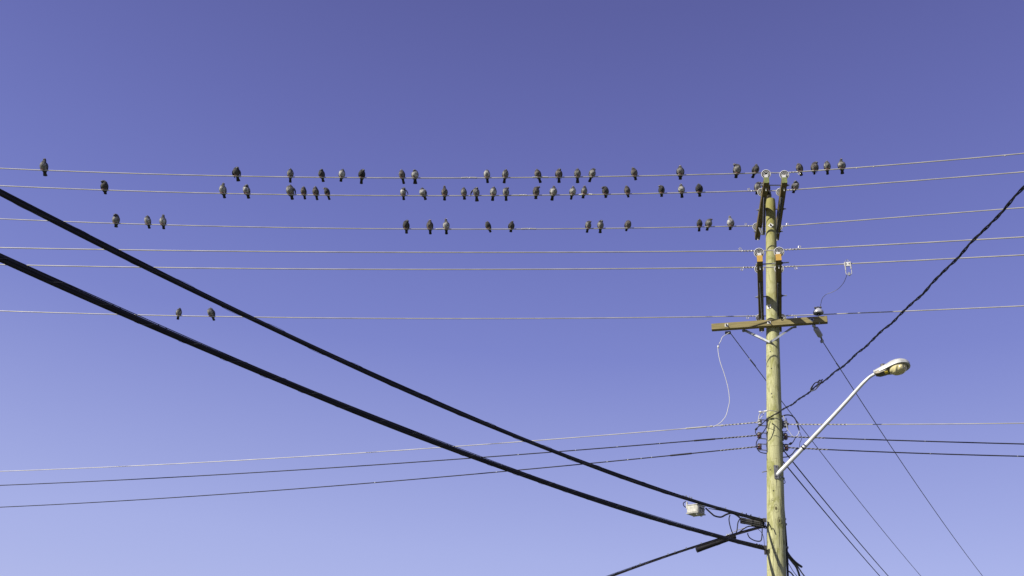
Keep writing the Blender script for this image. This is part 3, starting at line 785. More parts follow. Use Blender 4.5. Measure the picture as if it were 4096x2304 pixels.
# white pigtail on the left end of the front crossarm
jl = loop([(2917, 1330), (2905, 1338), (2890, 1348), (2884, 1362), (2873, 1385), (2873, 1409), (2881, 1448), (2897, 1495), (2912, 1550), (2918, 1600), (2913, 1630), (2902, 1666), (2880, 1692), (2853, 1707)], .0056, 'whitewire', 'white insulated jumper hanging in an S curve from the crossarm end', 'wire', rackw, off=[-.12, -.14, -.15, -.15, -.15, -.15, -.15, -.14, -.12, -.1, -.08, -.06, -.04, 0.0])
tagm(MB().ball(pp(2873, 1387, -.15), .018, .018, .028, n=10).build('wire_connector', M['whitewire']), 'small white connector on the hanging S curved jumper', 'connector')
c_ = onz(2911, 1327, HB - .02) - FN * .045
tagm(MB().box(c_, .10, .05, .045, rot, .006).build('wire_clamp', M['galv_dark'], None, False), 'dark metal clamp under the left end of front crossarm', 'clamp')

# ------------------------------------------------------------------ bail clamp, dropper and strain insulator right of the pole
pts5, L5, o5 = WIRES[4]
cp, ct = sample(pts5, L5, s_at_px(pts5, L5, 3388)); a5, b5 = frame(ct)
clamp = thing('bail_clamp', 'white U shaped bail clamp sitting on the fifth power line', 'clamp', cp)
rcl = Matrix((ct, -a5 if a5.y < 0 else a5, Vector((0, 0, 1)))).transposed()
def cl(x, y, z): return cp + ct * x + Vector((0, -1, 0)) * y + Vector((0, 0, z))
MB().box(cl(0, .015, -.015), .100, .022, .078, rcl, .004).build('clamp_body', M['white'], clamp)
for sx, zl in ((-.043, -.135), (.043, -.115)):
    MB().tube([cl(sx, .03, .02), cl(sx, .03, zl)], .0105, 8).build('clamp_leg', M['sleeve'], clamp)
MB().tube(smooth_pts([cl(-.045, .03, -.14), cl(-.045, .03, -.19), cl(-.03, .03, -.215), cl(.03, .03, -.215), cl(.045, .03, -.19), cl(.045, .03, -.13)], 4), .0065, 8).build('bail', M['sleeve'], clamp)
MB().tube([cl(.018 * math.cos(a), .015, .05 + .022 * math.sin(a)) for a in [i * math.pi / 7 for i in range(-1, 9)]], .005, 6).build('lifting_eye', M['galv'], clamp)
MB().box(cl(.003, .03, -.21), .035, .03, .06, rcl, .006).build('line_clamp', M['galv'], clamp)
for sx in (-.03, .02):
    MB().box(cl(sx, .03, -.01), .02, .012, .02, rcl).build('bolt', M['galv_dark'], clamp, False)
dz_ = proj(cp)[2]
P = [at(x, y, dz_ + (pole_depth(1240) - .2 - dz_) * k) for x, y, k in ((3388, 1097, 0), (3384, 1110, .1), (3376, 1128, .25), (3366, 1142, .35), (3353, 1155, .5), (3330, 1168, .6), (3306, 1177, .7), (3296, 1185, .8), (3289, 1194, .85), (3284, 1212, .95), (3280, 1230, 1))]
tagm(MB().tube(smooth_pts(P, 6), .0042, 6).build('dropper_wire', M['wire_dark']), 'thin curved dropper wire between bail clamp and pin insulator', 'wire')

# ------------------------------------------------------------------ thin drops going away to the lower right
def drop(pix, d0, d1, r, m, lab, group):
    pts = wire_path(pix, at(pix[0][0], pix[0][1], d0), (d1,), 5.0, 90)
    o = tagm(MB().tube(pts, r, 6).build('drop_wire', m), lab, 'wire', group)
    return pts
GD = 'thin drop wires running down to the lower right'
pd = pole_depth
sd0 = proj(onz(3257, 1303, HB - .02))[2]
drop([(3292, 1368), (3345, 1452), (3412, 1558), (3503, 1696), (3579, 1810), (3698, 1980), (3930, 2304)], sd0 + .2, 25, .0075, M['wire_dark'], 'farthest right thin drop wire, held by the grey strain insulator', GD)
drop([(2919, 1329), (2999, 1436), (3052, 1507), (3112, 1587), (3196, 1698), (3300, 1832), (3374, 1927), (3553, 2142), (3681, 2304)], proj(c_)[2] + .05, 27, .0075, M['wire_dark'], 'thin drop wire starting under the left end of the front crossarm', GD)
drop([(3129, 1795), (3177, 1854), (3295, 2000), (3553, 2304)], pd(1795) + .05, 24, .0105, M['black2'], 'right one of the close pair of black drop wires behind the lamp arm', GD)
drop([(3127, 1840), (3157, 1876), (3259, 2000), (3519, 2304)], pd(1840) + .05, 24, .0105, M['black2'], 'left one of the close pair of black drop wires behind the lamp arm', GD)
# taped sections
for (x0, y0), (x1, y1), dd in (((2999, 1436), (3022, 1465), .3), ((3346, 1453), (3358, 1470), 1.0)):
    tagm(MB().tube([at(x0, y0, sd0 + dd), at(x1, y1, sd0 + dd + .3)], .012, 6).build('wire_sleeve', M['wire_dark']), 'dark sleeve on the drop wire ' + ('left of the pole' if x0 < 3100 else 'just above the twisted cable'), 'connector')

si = thing('strain_insulator', 'grey barrel shaped strain insulator hanging below the right end of the crossarm', 'insulator', onz(3257, 1303, HB - .02))
def sip(px, py, d=0): return at(px, py, sd0 + .12 * (py - 1303) / 65 + d)
MB().ball(sip(3256, 1304), .032, n=12).build('ball_fitting', M['galv'], si)
A_, B_ = sip(3261, 1311), sip(3283, 1346)
L_ = (B_ - A_).length
MB().lathe(A_, B_ - A_, [(0, .022), (.012, .042), (.03, .048), (L_ - .03, .048), (L_ - .01, .042), (L_, .022)] , 20).build('barrel', M['porcgrey'], si)
for i in range(4):
    d = (B_ - A_).normalized(); MB().lathe(A_ + d * (.04 + i * (L_ - .08) / 3), d, [(-.002, .047), (-.002, .0485), (.002, .0485), (.002, .047)], 20).build('rib', M['porcgrey'], si)
MB().tube([sip(3283, 1346), sip(3288, 1360)], .016, 8).build('clevis', M['galv_dark'], si)
MB().ball(sip(3289, 1364), .030, .022, .034, n=10).build('wedge_clamp', M['galv'], si)
MB().tube([sip(3285, 1360) + Vector((.02 * math.cos(a), 0, -.03 + .026 * math.sin(a))) for a in [i * math.pi / 6 for i in range(13)]], .005, 6).build('ring', M['galv'], si)
MB().tube([sip(3256, 1304), sip(3262, 1290, .05)], .008, 6).build('eye_bolt', M['galv'], si)

# ------------------------------------------------------------------ twisted cable rising to the right, towards the viewer
pixT = [(3072, 1674), (3116, 1652), (3196, 1600), (3243, 1564), (3293, 1522), (3359, 1472), (3400, 1443), (3515, 1340), (3586, 1276), (3652, 1210), (3714, 1141), (3768, 1096), (3822, 1039), (3896, 959), (3975, 880), (4038, 812), (4096, 754)]
AT = at(3072, 1674, pd(1674) - .16)
ptsT = wire_path(pixT, AT, (7.0,), 2.5, 160)
tw = thing('twisted_cable', 'thick twisted black service cable rising from the pole to the right edge', 'cable', AT)
_l = along(ptsT); ptsT = [p + Vector((0, 0, .007 * math.sin(x * 8.5) + .004 * math.sin(x * 3.1))) * min(1, x) for p, x in zip([sample(ptsT, _l, _l[-1] * i / 400)[0] for i in range(401)], [_l[-1] * i / 400 for i in range(401)])]
LT = along(ptsT)
for k in range(3):
    MB().tube(helix(ptsT, 0, LT[-1], .0080 if k else .009, .40, (0, 0, math.pi)[k] + (1.57 if k == 0 else 0), 14), .0060 if k else .0036, 8).build('cable', M['black'] if k else M['black2'], tw)
# open loops of the dead end grip
def tp(px): return s_at_px(ptsT, LT, px)
def tpp(px, dx, dz):
    p, t = sample(ptsT, LT, tp(px)); a, b = frame(t); return p + t * dx + b * dz
MB().tube(smooth_pts([tpp(3246, 0, 0), tpp(3250, 0, .04), tpp(3262, 0, .055), tpp(3276, 0, .03), tpp(3282, 0, 0)], 5), .008, 6).build('grip_loop', M['black2'], tw)
MB().tube(smooth_pts([tpp(3242, 0, .0), tpp(3258, 0, -.035), tpp(3274, 0, -.02), tpp(3284, 0, 0)], 5), .008, 6).build('grip_loop', M['galv_dark'], tw)
MB().tube(smooth_pts([tpp(3242, 0, 0), tpp(3243, 0, .03), tpp(3249, 0, .05)], 5), .008, 6).build('grip_tail', M['galv'], tw)
MB().tube(smooth_pts([tpp(3276, 0, .0), tpp(3272, 0, .035), tpp(3280, 0, .05)], 5), .009, 6).build('grip_tail', M['black2'], tw)
MB().tube(smooth_pts([tpp(3288, 0, .0), tpp(3284, 0, .03), tpp(3290, 0, .035)], 5), .009, 6).build('grip_tail', M['black2'], tw)

# ------------------------------------------------------------------ cables down the right side of the pole
def down(pix, r, m, lab, dd):
    P = [pp(x, y, dd) for x, y in pix]
    return tagm(MB().tube(smooth_pts(P, 10), r, 8).build('riser_cable', M[m]), lab, 'cable')
down([(3116, 1691), (3119, 1730), (3123, 1780), (3127, 1865), (3129, 1920), (3131, 1990), (3136, 2060), (3142, 2120), (3146, 2200), (3151, 2304), (3160, 2500)], .014, 'black', 'thick black riser cable strapped down the right side of the pole', 0)
down([(3127, 1800), (3130, 1850), (3128, 1890), (3131, 1960), (3139, 2060), (3147, 2160), (3152, 2240), (3154, 2304), (3164, 2500)], .007, 'black', 'thin black riser wire beside the thick one on the pole', .03)
for k, (x, y) in enumerate(((3137, 2076), (3140, 2097), (3146, 2190))):
    MB().box(pp(x, y, -.01), .05, .04, .03).build('strap', M['galv' if k == 0 else 'galv_dark'], pole, False)
loop([(3124, 1910), (3133, 1914), (3140, 1926), (3139, 1933), (3133, 1932), (3127, 1920)], .0055, 'black', 'little black wire loop under the lamp arm bracket', 'wire', rackw, d=-.04)
loop([(3128, 1760), (3130, 1800), (3130, 1840), (3127, 1870)], .0045, 'black2', 'thin wire hanging straight down between spools and lamp bracket', 'wire', rackw, d=-.05)
# cables leaving the pole foot to the lower right, behind
def far_cable(pix, r, m, lab, d0=.1, d1=2.2):
    n0 = len(pix)
    P = [pp(x, y, d0 + (d1 - d0) * i / (n0 - 1)) for i, (x, y) in enumerate(pix)]
    return tagm(MB().tube(smooth_pts(P, 8), r, 8).build('rear_cable', M[m]), lab, 'cable')
far_cable([(3148, 2208), (3160, 2226), (3175, 2243), (3190, 2256), (3206, 2267)], .019, 'black2', 'thick black cable stub ending in midair behind the pole foot', .1, .6)
far_cable([(3150, 2222), (3166, 2243), (3184, 2266), (3192, 2285), (3198, 2304), (3230, 2420)], .018, 'black2', 'thick black cable bending down behind the pole at the frame bottom')
far_cable([(3150, 2216), (3172, 2240), (3190, 2264), (3204, 2286), (3217, 2304), (3290, 2400)], .011, 'black', 'rightmost black cable bending down behind the pole at the frame bottom')
far_cable([(3153, 2284), (3165, 2292), (3174, 2304), (3230, 2380)], .012, 'black2', 'lowest black cable cut by the bottom edge beside the pole')
far_cable([(3152, 2250), (3172, 2284), (3187, 2304), (3240, 2380)], .005, 'black2', 'thin wire running steeply behind the pole foot')

# ------------------------------------------------------------------ street lamp
_p, _n = pole_front(3107, 1890)
lamp_base = _p + Vector((.02, 0, 0))
lamp = thing('street_lamp', 'grey cobra head street lamp on a long white arm fixed to the utility pole', 'street lamp', lamp_base)
apx = [(3112, 1895), (3116, 1891), (3210, 1794), (3300, 1699), (3380, 1613), (3437, 1549), (3460, 1525), (3480, 1507), (3504, 1493)]
dep = [-.14, -.14, -.2, -.26, -.32, -.36, -.38, -.39, -.41]
Pa = [at(x, y, pd(1890) + (13.6 - pd(1890)) * (3112 - x) / (3112 - 3504) * 0 + d) for (x, y), d in zip(apx, dep)]
AP = smooth_pts(Pa, 8)
nr = len(AP)
MB().tube(AP, [.038 - .013 * min(1, i / (nr * .8)) for i in range(nr)], 20, flat=.85).build('bracket_arm', M['arm'], lamp)
_q, _qn = pole_front(3105, 1888)
bt = MB().box(_q + _qn * .008, .07, .012, .22, plate_rot(_qn)).build('mounting_plate', M['galv_dark'], lamp, False)
for py in (1868, 1907):
    a_, n_2 = pole_front(3104, py); MB().lathe(a_ + n_2 * .014, n_2, [(0, .010), (.006, .010)], 8).build('bolt_hole', M['groove'], bt)
ring = [pole_at(1914) + Vector((pole_r(5.5) * 1.06 * math.cos(a), pole_r(5.5) * 1.06 * math.sin(a), 0)) for a in [math.radians(-110 + i * 10) for i in range(14)]]
MB().tube(ring, .011, 6).build('band_clamp', M['galv_dark'], lamp)
for py in (1871, 1909):
    MB().tube([pp(3116, py, -.10), pp(3122, py, -.14)], .012, 6).build('bolt', M['galv'], lamp)
MB().tube([Vector(AP[20]) + Vector((0, 0, 0)), Vector(AP[21])], .056, 16).build('band', M['black2'], lamp) if False else None
i1 = min(range(nr), key=lambda i: abs(proj(AP[i])[0] - 3215))
MB().tube([AP[i1], AP[i1].lerp(AP[i1 + 1], .35)], .038, 16).build('tie_band', M['black2'], lamp)

# head in its own axes: x outward, z up
X = Vector((.86, -.47, .20)).normalized(); Y = Vector((0, 0, 1)).cross(X).normalized(); Z = X.cross(Y)
tilt = Matrix.Rotation(math.radians(-17), 3, X)
Y = tilt @ Y; Z = tilt @ Z
HM = Matrix((X, Y, Z)).transposed()
H0 = AP[-1] - X * .03
def hl(x, y, z): return H0 + HM @ Vector((x, y, z)) * .83
secs = [(.0, .045, .045, -.040), (.03, .062, .062, -.045), (.10, .078, .078, -.045), (.18, .095, .092, -.03), (.27, .125, .105, -.012), (.36, .155, .125, -.004), (.44, .168, .130, 0), (.52, .160, .118, 0), (.59, .130, .092, 0), (.635, .085, .060, 0), (.655, .03, .03, 0)]
hb = MB(); ns = 20; ring_n = ns + 1
for i, (x, w, t, bt_) in enumerate(secs):
    for k in range(ns + 1):
        a = math.pi * k / ns
        cc, ss = math.cos(a), math.sin(a)
        hb.v.append(hl(x, w * math.copysign(abs(cc) ** .8, cc), t * ss ** .75 if ss > 0 else 0)); hb.t.append(0)
for i in range(len(secs) - 1):
    for k in range(ns):
        a = i * ring_n + k; hb.f.append([a, a + 1, a + 1 + ring_n, a + ring_n]); hb.m.append(0)
hb.f.append(list(range(ring_n))); hb.m.append(0); hb.f.append([(len(secs) - 1) * ring_n + k for k in range(ring_n)]); hb.m.append(0)
for i in range(len(secs) - 1):     # flat underside
    hb.f.append([i * ring_n, (i + 1) * ring_n, (i + 1) * ring_n + ns, i * ring_n + ns]); hb.m.append(0)
head = hb.build('housing', M['lamp'], lamp, angle=50)
# door frame: a rim band below the housing
rim = MB()
out = [(x, w) for x, w, t, b in secs[2:]]
loopxy = [(x, w) for x, w in out] + [(x, -w) for x, w in out[::-1]]
nn_ = len(loopxy)
for dz, sc_ in ((-.003, 1.0), (-.030, .985), (-.034, .86), (-.003, .84)):
    for x, y in loopxy:
        cx_, cy_ = .40, 0
        rim.v.append(hl(cx_ + (x - cx_) * sc_, y * sc_, dz)); rim.t.append(0)
for q in range(3):
    for k in range(nn_):
        a = q * nn_ + k; b = q * nn_ + (k + 1) % nn_; rim.f.append([a, b, b + nn_, a + nn_]); rim.m.append(0)
rim.build('door_frame', M['lamp'], head, angle=50)
# lower door (ballast cover) towards the arm
ld = MB()
lds = [(.02, .052, -.045), (.09, .070, -.078), (.20, .082, -.070), (.27, .086, -.038)]
for x, w, z in lds:
    for y, zz in ((w, -.002), (w * .92, z * .8), (w * .6, z), (-w * .6, z), (-w * .92, z * .8), (-w, -.002)):
        ld.v.append(hl(x, y, zz)); ld.t.append(0)
for i in range(3):
    for k in range(5):
        a = i * 6 + k; ld.f.append([a, a + 1, a + 7, a + 6]); ld.m.append(0)
ld.f.append([0, 1, 2, 3, 4, 5]); ld.m.append(0); ld.f.append([18, 19, 20, 21, 22, 23]); ld.m.append(0)
door = ld.build('ballast_cover', M['lampdark'], lamp, angle=30)
MB().box(hl(.215, -.03, -.0705), .05, .05, .004, HM).build('sticker', M['yellow'], door, False)
# reflector and glass bowl
MB().lathe(hl(.425, 0, -.004), -Z, [(0, .13), (.004, .125)], 24).build('reflector', mat('reflector_metal', (.62, .60, .42), .35, .5, .15, 20), head)
bw = MB(); nb = 32; mb_ = 12
for i in range(mb_ + 1):
    th = math.pi / 2 * i / mb_
    for k in range(nb):
        a = 2 * math.pi * k / nb
        bw.v.append(hl(.425 + .165 * math.cos(th) ** .8 * math.cos(a) if i < mb_ else .425, (.135 * math.cos(th) ** .8 * math.sin(a)) if i < mb_ else 0, -.022 - .125 * math.sin(th))); bw.t.append(0)
for i in range(mb_):
    for k in range(nb):
        a = i * nb + k; b = i * nb + (k + 1) % nb; bw.f.append([a, b, b + nb, a + nb]); bw.m.append(0)
bowl = bw.build('glass_bowl', M['glass'], lamp, angle=80)
MB().ball(hl(.40, 0, -.055), .075, .032, .032, n=12, rot=HM).build('bulb', mat('frosted_bulb', (.72, .70, .52), .3, 0, .1, 10), bowl)
MB().lathe(hl(.19, .02, .085), (0, 0, 1), [(0, .032), (.008, .028), (.012, .038), (.06, .038), (.066, .034)], 18).build('photocell', M['rust'], lamp)
for x, y, z in ((.02, -.02, .055), (.64, -.02, .03), (.01, -.05, -.03), (.62, -.05, -.02)):
    MB().ball(hl(x, y, z), .013, n=8).build('latch', M['sleeve'], head)

# ------------------------------------------------------------------ pigeons
def feather_mat(name, neck, breast, belly, var=.35):
    m = bpy.data.materials.new(name); m.use_nodes = True; nt = m.node_tree; N = nt.nodes; Lk = nt.links; b = N['Principled BSDF']
    b.inputs['Roughness'].default_value = .75; b.inputs['Specular IOR Level'].default_value = .25
    b.inputs['Sheen Weight'].default_value = .15
    at_ = N.new('ShaderNodeAttribute'); at_.attribute_name = 't'
    cr = N.new('ShaderNodeValToRGB'); e = cr.color_ramp.elements
    e[0].position = 0.0; e[0].color = (.02, .02, .022, 1); e[1].position = 1.0; e[1].color = (*[x * 1.15 for x in neck], 1)
    for p, c in ((.20, (.02, .02, .022)), (.29, belly), (.42, breast), (.50, breast), (.60, neck), (.80, neck), (.86, (.16, .165, .19))):
        q = e.new(p); q.color = (*c, 1)
    nz = N.new('ShaderNodeTexNoise'); nz.inputs['Scale'].default_value = 55; nz.inputs['Detail'].default_value = 5; nz.inputs['Roughness'].default_value = .7
    tc = N.new('ShaderNodeTexCoord'); mp = N.new('ShaderNodeMapping'); mp.inputs['Scale'].default_value = (1, 1, .45)
    oi = N.new('ShaderNodeObjectInfo'); ad = N.new('ShaderNodeVectorMath')
    Lk.new(tc.outputs['Object'], ad.inputs[0]); Lk.new(oi.outputs['Random'], ad.inputs[1]); Lk.new(ad.outputs[0], mp.inputs[0]); Lk.new(mp.outputs[0], nz.inputs['Vector'])
    add = N.new('ShaderNodeMath'); add.operation = 'MULTIPLY_ADD'; add.inputs[1].default_value = .22
    sub = N.new('ShaderNodeMath'); sub.operation = 'SUBTRACT'; sub.inputs[1].default_value = .11
    Lk.new(nz.outputs[0], add.inputs[0]); Lk.new(at_.outputs['Fac'], add.inputs[2]); Lk.new(add.outputs[0], sub.inputs[0]); Lk.new(sub.outputs[0], cr.inputs[0])
    mr = N.new('ShaderNodeMapRange'); mr.inputs[1].default_value = .38; mr.inputs[2].default_value = .64; mr.inputs[3].default_value = .5; mr.inputs[4].default_value = 1.2
    Lk.new(nz.outputs[0], mr.inputs[0])
    n2 = N.new('ShaderNodeTexNoise'); n2.inputs['Scale'].default_value = 21; n2.inputs['Detail'].default_value = 2; n2.inputs['Distortion'].default_value = 1.0
    Lk.new(mp.outputs[0], n2.inputs['Vector'])
    m2 = N.new('ShaderNodeMapRange'); m2.inputs[1].default_value = .42; m2.inputs[2].default_value = .54; m2.inputs[3].default_value = .58; m2.inputs[4].default_value = 1.2
    Lk.new(n2.outputs[0], m2.inputs[0])
    mm = N.new('ShaderNodeMath'); mm.operation = 'MULTIPLY'; Lk.new(mr.outputs[0], mm.inputs[0]); Lk.new(m2.outputs[0], mm.inputs[1]); mr = mm
    mx = N.new('ShaderNodeMix'); mx.data_type = 'RGBA'; mx.blend_type = 'MULTIPLY'; mx.inputs[0].default_value = 1
    Lk.new(cr.outputs[0], mx.inputs[6]); Lk.new(mr.outputs[0], mx.inputs[7]); Lk.new(mx.outputs[2], b.inputs['Base Color'])
    bp = N.new('ShaderNodeBump'); bp.inputs['Strength'].default_value = 1.0; bp.inputs['Distance'].default_value = .03
    Lk.new(nz.outputs[0], bp.inputs['Height']); Lk.new(bp.outputs[0], b.inputs['Normal'])
    return m
def wing_mat(name, base, bar):
    m = bpy.data.materials.new(name); m.use_nodes = True; nt = m.node_tree; N = nt.nodes; Lk = nt.links; b = N['Principled BSDF']
    b.inputs['Roughness'].default_value = .7; b.inputs['Specular IOR Level'].default_value = .25
    at_ = N.new('ShaderNodeAttribute'); at_.attribute_name = 't'
    cr = N.new('ShaderNodeValToRGB'); e = cr.color_ramp.elements
    e[0].position = 0; e[0].color = (*base, 1); e[1].position = 1; e[1].color = (.03, .03, .033, 1)
    for p, c in ((.46, base), (.49, bar), (.54, bar), (.57, base), (.66, base), (.69, bar), (.76, bar), (.79, [x * .8 for x in base]), (.88, (.05, .05, .055))):
        q = e.new(p); q.color = (*c, 1)
    nz = N.new('ShaderNodeTexNoise'); nz.inputs['Scale'].default_value = 70
    ad = N.new('ShaderNodeMath'); ad.operation = 'MULTIPLY_ADD'; ad.inputs[1].default_value = .08
    Lk.new(nz.outputs[0], ad.inputs[0]); Lk.new(at_.outputs['Fac'], ad.inputs[2]); Lk.new(ad.outputs[0], cr.inputs[0])
    Lk.new(cr.outputs[0], b.inputs['Base Color'])
    return m
TONES = {
 'black': (feather_mat('sooty_plumage', (.022, .020, .022), (.030, .028, .028), (.035, .034, .035)), wing_mat('sooty_wing', (.03, .028, .03), (.015, .015, .015))),
 'dark': (feather_mat('dark_plumage', (.028, .025, .028), (.080, .072, .064), (.19, .18, .165)), wing_mat('dark_wing', (.05, .048, .052), (.02, .02, .02))),
 'brown': (feather_mat('brownish_plumage', (.050, .038, .038), (.20, .172, .145), (.33, .31, .28)), wing_mat('brown_wing', (.055, .046, .042), (.02, .018, .018))),
 'mid': (feather_mat('grey_plumage', (.045, .040, .042), (.33, .315, .285), (.46, .44, .41)), wing_mat('grey_wing', (.070, .068, .070), (.018, .018, .019))),
 'light': (feather_mat('pale_grey_plumage', (.045, .042, .042), (.60, .58, .535), (.60, .58, .53)), wing_mat('pale_wing', (.17, .165, .16), (.02, .02, .022))),
 'pale': (feather_mat('whitish_plumage', (.26, .25, .245), (.50, .48, .45), (.50, .48, .45)), wing_mat('whitish_wing', (.40, .39, .37), (.05, .05, .05))),
}
TAIL = mat('dark_tail_feathers', (.014, .014, .016), .65, 0, .3, 90)
TAILG = mat('grey_tail_feathers', (.030, .029, .031), .65, 0, .4, 90)

def catmull(vals, t):
    n = len(vals) - 1; x = t * n; i = min(int(x), n - 1); u = x - i
    p0, p1, p2, p3 = vals[max(i - 1, 0)], vals[i], vals[i + 1], vals[min(i + 2, n)]
    return .5 * (2 * p1 + (p2 - p0) * u + (2 * p0 - 5 * p1 + 4 * p2 - p3) * u * u + (3 * p1 - p0 - 3 * p2 + p3) * u ** 3)
HEADS = {  # neck centre, neck radius, head centre, crown, beak direction
 'up':    ((0, -.020, .152), .030, (0, -.026, .188), (0, -.026, .209), (0, -1, -.15)),
 'mid':   ((0, -.022, .142), .038, (0, -.030, .168), (0, -.031, .189), (0, -1, -.25)),
 'hunch': ((0, -.020, .132), .045, (0, -.036, .150), (0, -.038, .172), (0, -.9, -.5)),
 'tuck':  ((.014, -.034, .134), .040, (.030, -.066, .122), (.034, -.080, .108), (.3, -.4, -1)),
 'back':  ((.008, .004, .136), .044, (.026, .024, .146), (.034, .040, .150), (.6, .8, -.3)),
 'side':  ((.024, -.022, .138), .034, (.050, -.034, .148), (.058, -.038, .166), (.9, -.4, -.5)),
 'low':   ((.030, -.030, .128), .036, (.064, -.045, .122), (.078, -.05, .122), (1, -.3, -.4)),
}
def bird_mesh(pose, sgn, fat, seed):
    rg = random.Random(seed)
    nk, nr_, hd, cw, bk = HEADS[pose]
    jx, jy, jz = rg.uniform(-.010, .014), rg.uniform(-.006, .006), rg.uniform(-.005, .005)
    nk = (nk[0] + jx * .5, nk[1] + jy * .5, nk[2] + jz * .5); hd = (hd[0] + jx, hd[1] + jy, hd[2] + jz); cw = (cw[0] + jx * 1.2, cw[1] + jy, cw[2] + jz)
    tw = rg.uniform(-.9, .9) if pose in ('up', 'mid', 'hunch') else 0
    bk = (bk[0] * math.cos(tw) - bk[1] * math.sin(tw), bk[0] * math.sin(tw) + bk[1] * math.cos(tw), bk[2])
    fx = lambda p: np.array((p[0] * sgn, p[1] - .014, p[2]))
    cs = [np.array((0, .088, -.018)), np.array((0, .062, .010)), np.array((0, .030, .036)), np.array((0, -.020, .072)), np.array((0, -.036, .106)), fx(nk), fx(hd), fx(cw)]
    if pose in ('tuck', 'back', 'low'): cs[4] = np.array((0, -.034, .110))
    ra = np.array([.016, .036, .054, .0625, .056 if pose not in ('up', 'mid') else .050, nr_, .0235 if pose != 'hunch' else .027, .010]) * 1.0
    ra[1:5] *= fat; ra[2] *= rg.uniform(.92, 1.06); ra[4] *= rg.uniform(.90, 1.06)
    rb = ra * np.array([.7, .85, .9, .92, .95, 1, 1.08, 1])
    b = MB(); NRg, NSg = 26, 16
    prev = None
    for i in range(NRg + 1):
        t = i / NRg
        c = np.array([catmull([q[k] for q in cs], t) for k in range(3)]); c2 = np.array([catmull([q[k] for q in cs], min(1, t + .02)) for k in range(3)]); c1 = np.array([catmull([q[k] for q in cs], max(0, t - .02)) for k in range(3)])
        tan = Vector(c2 - c1).normalized()
        x = Vector((1, 0, 0)); x = (x - tan * x.dot(tan)); x = x.normalized() if x.length > .2 else prev; prev = x
        y = tan.cross(x)
        r1, r2 = catmull(list(ra), t), catmull(list(rb), t)
        if i == NRg: r1, r2 = .004, .004
        if i == 0: r1, r2 = .010, .006
        for k in range(NSg):
            a = 2 * math.pi * k / NSg; j = 1 + rg.uniform(-.035, .035) * (1 if 2 < i < NRg - 5 else .3)
            b.v.append(Vector(c) + x * math.cos(a) * r1 * j + y * math.sin(a) * r2 * j); b.t.append(t)
    for i in range(NRg):
        for k in range(NSg):
            b.f.append([i * NSg + k, i * NSg + (k + 1) % NSg, (i + 1) * NSg + (k + 1) % NSg, (i + 1) * NSg + k]); b.m.append(0)
    b.f.append(list(range(NSg))); b.m.append(0); b.f.append([NRg * NSg + k for k in range(NSg)]); b.m.append(0)
    return b, Vector(fx(hd)), Vector((bk[0] * sgn, bk[1], bk[2])).normalized()
def wing_mesh(side, spread, fat, hang):
    """folded wing shell from shoulder to tip; spread lifts it off the flank, hang drops the tip"""
    b = MB()
    w0 = .050 * fat
    P0 = [Vector((w0 * .92 * side, -.034, .118)), Vector((w0 * 1.10 * side, -.018, .096)), Vector((w0 * 1.14 * side, .012, .064)), Vector((w0 * .86 * side, .052, .030)), Vector((.022 * side, .082, .004)), Vector((.010 * side, .108, -.014))]
    if spread:
        for i, p in enumerate(P0): p += Vector((side * spread * (0, .25, .6, 1.0, 1.3, 1.5)[i] * .04, -.01 * i * spread, 0))
    if hang:
        for i, p in enumerate(P0): p += Vector((side * hang * (0, .05, .2, .5, .9, 1.2)[i] * .022, -hang * (0, 0, .1, .3, .6, .8)[i] * .05, -hang * (0, 0, .1, .2, .35, .5)[i] * .05))
    hw = [.012, .028, .034, .028, .015, .004]; th = [.006, .011, .012, .009, .005, .002]
    pts = smooth_pts(P0, 4); m = len(pts)
    for i, p in enumerate(pts):
        t = i / (m - 1); tan = (pts[min(i + 1, m - 1)] - pts[max(i - 1, 0)]).normalized()
        nrm = Vector((side, 0, .25)); nrm = (nrm - tan * nrm.dot(tan)).normalized(); wv = tan.cross(nrm)
        h_, q_ = catmull(hw, t), catmull(th, t)
        for k in range(10):
            a = 2 * math.pi * k / 10
            b.v.append(p + wv * math.cos(a) * max(h_, .002) + nrm * math.sin(a) * max(q_, .001)); b.t.append(t)
    for i in range(m - 1):
        for k in range(10):
            b.f.append([i * 10 + k, i * 10 + (k + 1) % 10, (i + 1) * 10 + (k + 1) % 10, (i + 1) * 10 + k]); b.m.append(0)
    b.f.append(list(range(10))); b.m.append(0); b.f.append([(m - 1) * 10 + k for k in range(10)]); b.m.append(0)
    return b
def tail_mesh(width, length):
    b = MB(); nf = 7
    for i in range(nf):
        u = (i / (nf - 1) - .5) * 2
        root = Vector((u * .016, .052, .002)); tip = Vector((u * width * 1.45, .070 + .080 * length, -.008 - .070 * length)) - Vector((0, 0, abs(u) * -.006))
        d = (tip - root).normalized(); sx = Vector((1, 0, 0)); up = sx.cross(d).normalized() if sx.cross(d).length else Vector((0, 0, 1))
        L_ = (tip - root).length; vs = []
        for s_, w in ((0, .007), (.5, .0095), (.92, .011), (1.0, .006)):
            p = root + d * L_ * s_ + up * (.0018 * ((i % 2) - .5))
            vs += [p - sx * w + up * .001, p + sx * w + up * .001, p + sx * w - up * .0015, p - sx * w - up * .0015]
        fs = []
        for q in range(3):
            for k in range(4): fs.append((q * 4 + k, q * 4 + (k + 1) % 4, (q + 1) * 4 + (k + 1) % 4, (q + 1) * 4 + k))
        fs += [(3, 2, 1, 0), (12, 13, 14, 15)]
        b._add(vs, fs)
    return b
_leg_me = {}
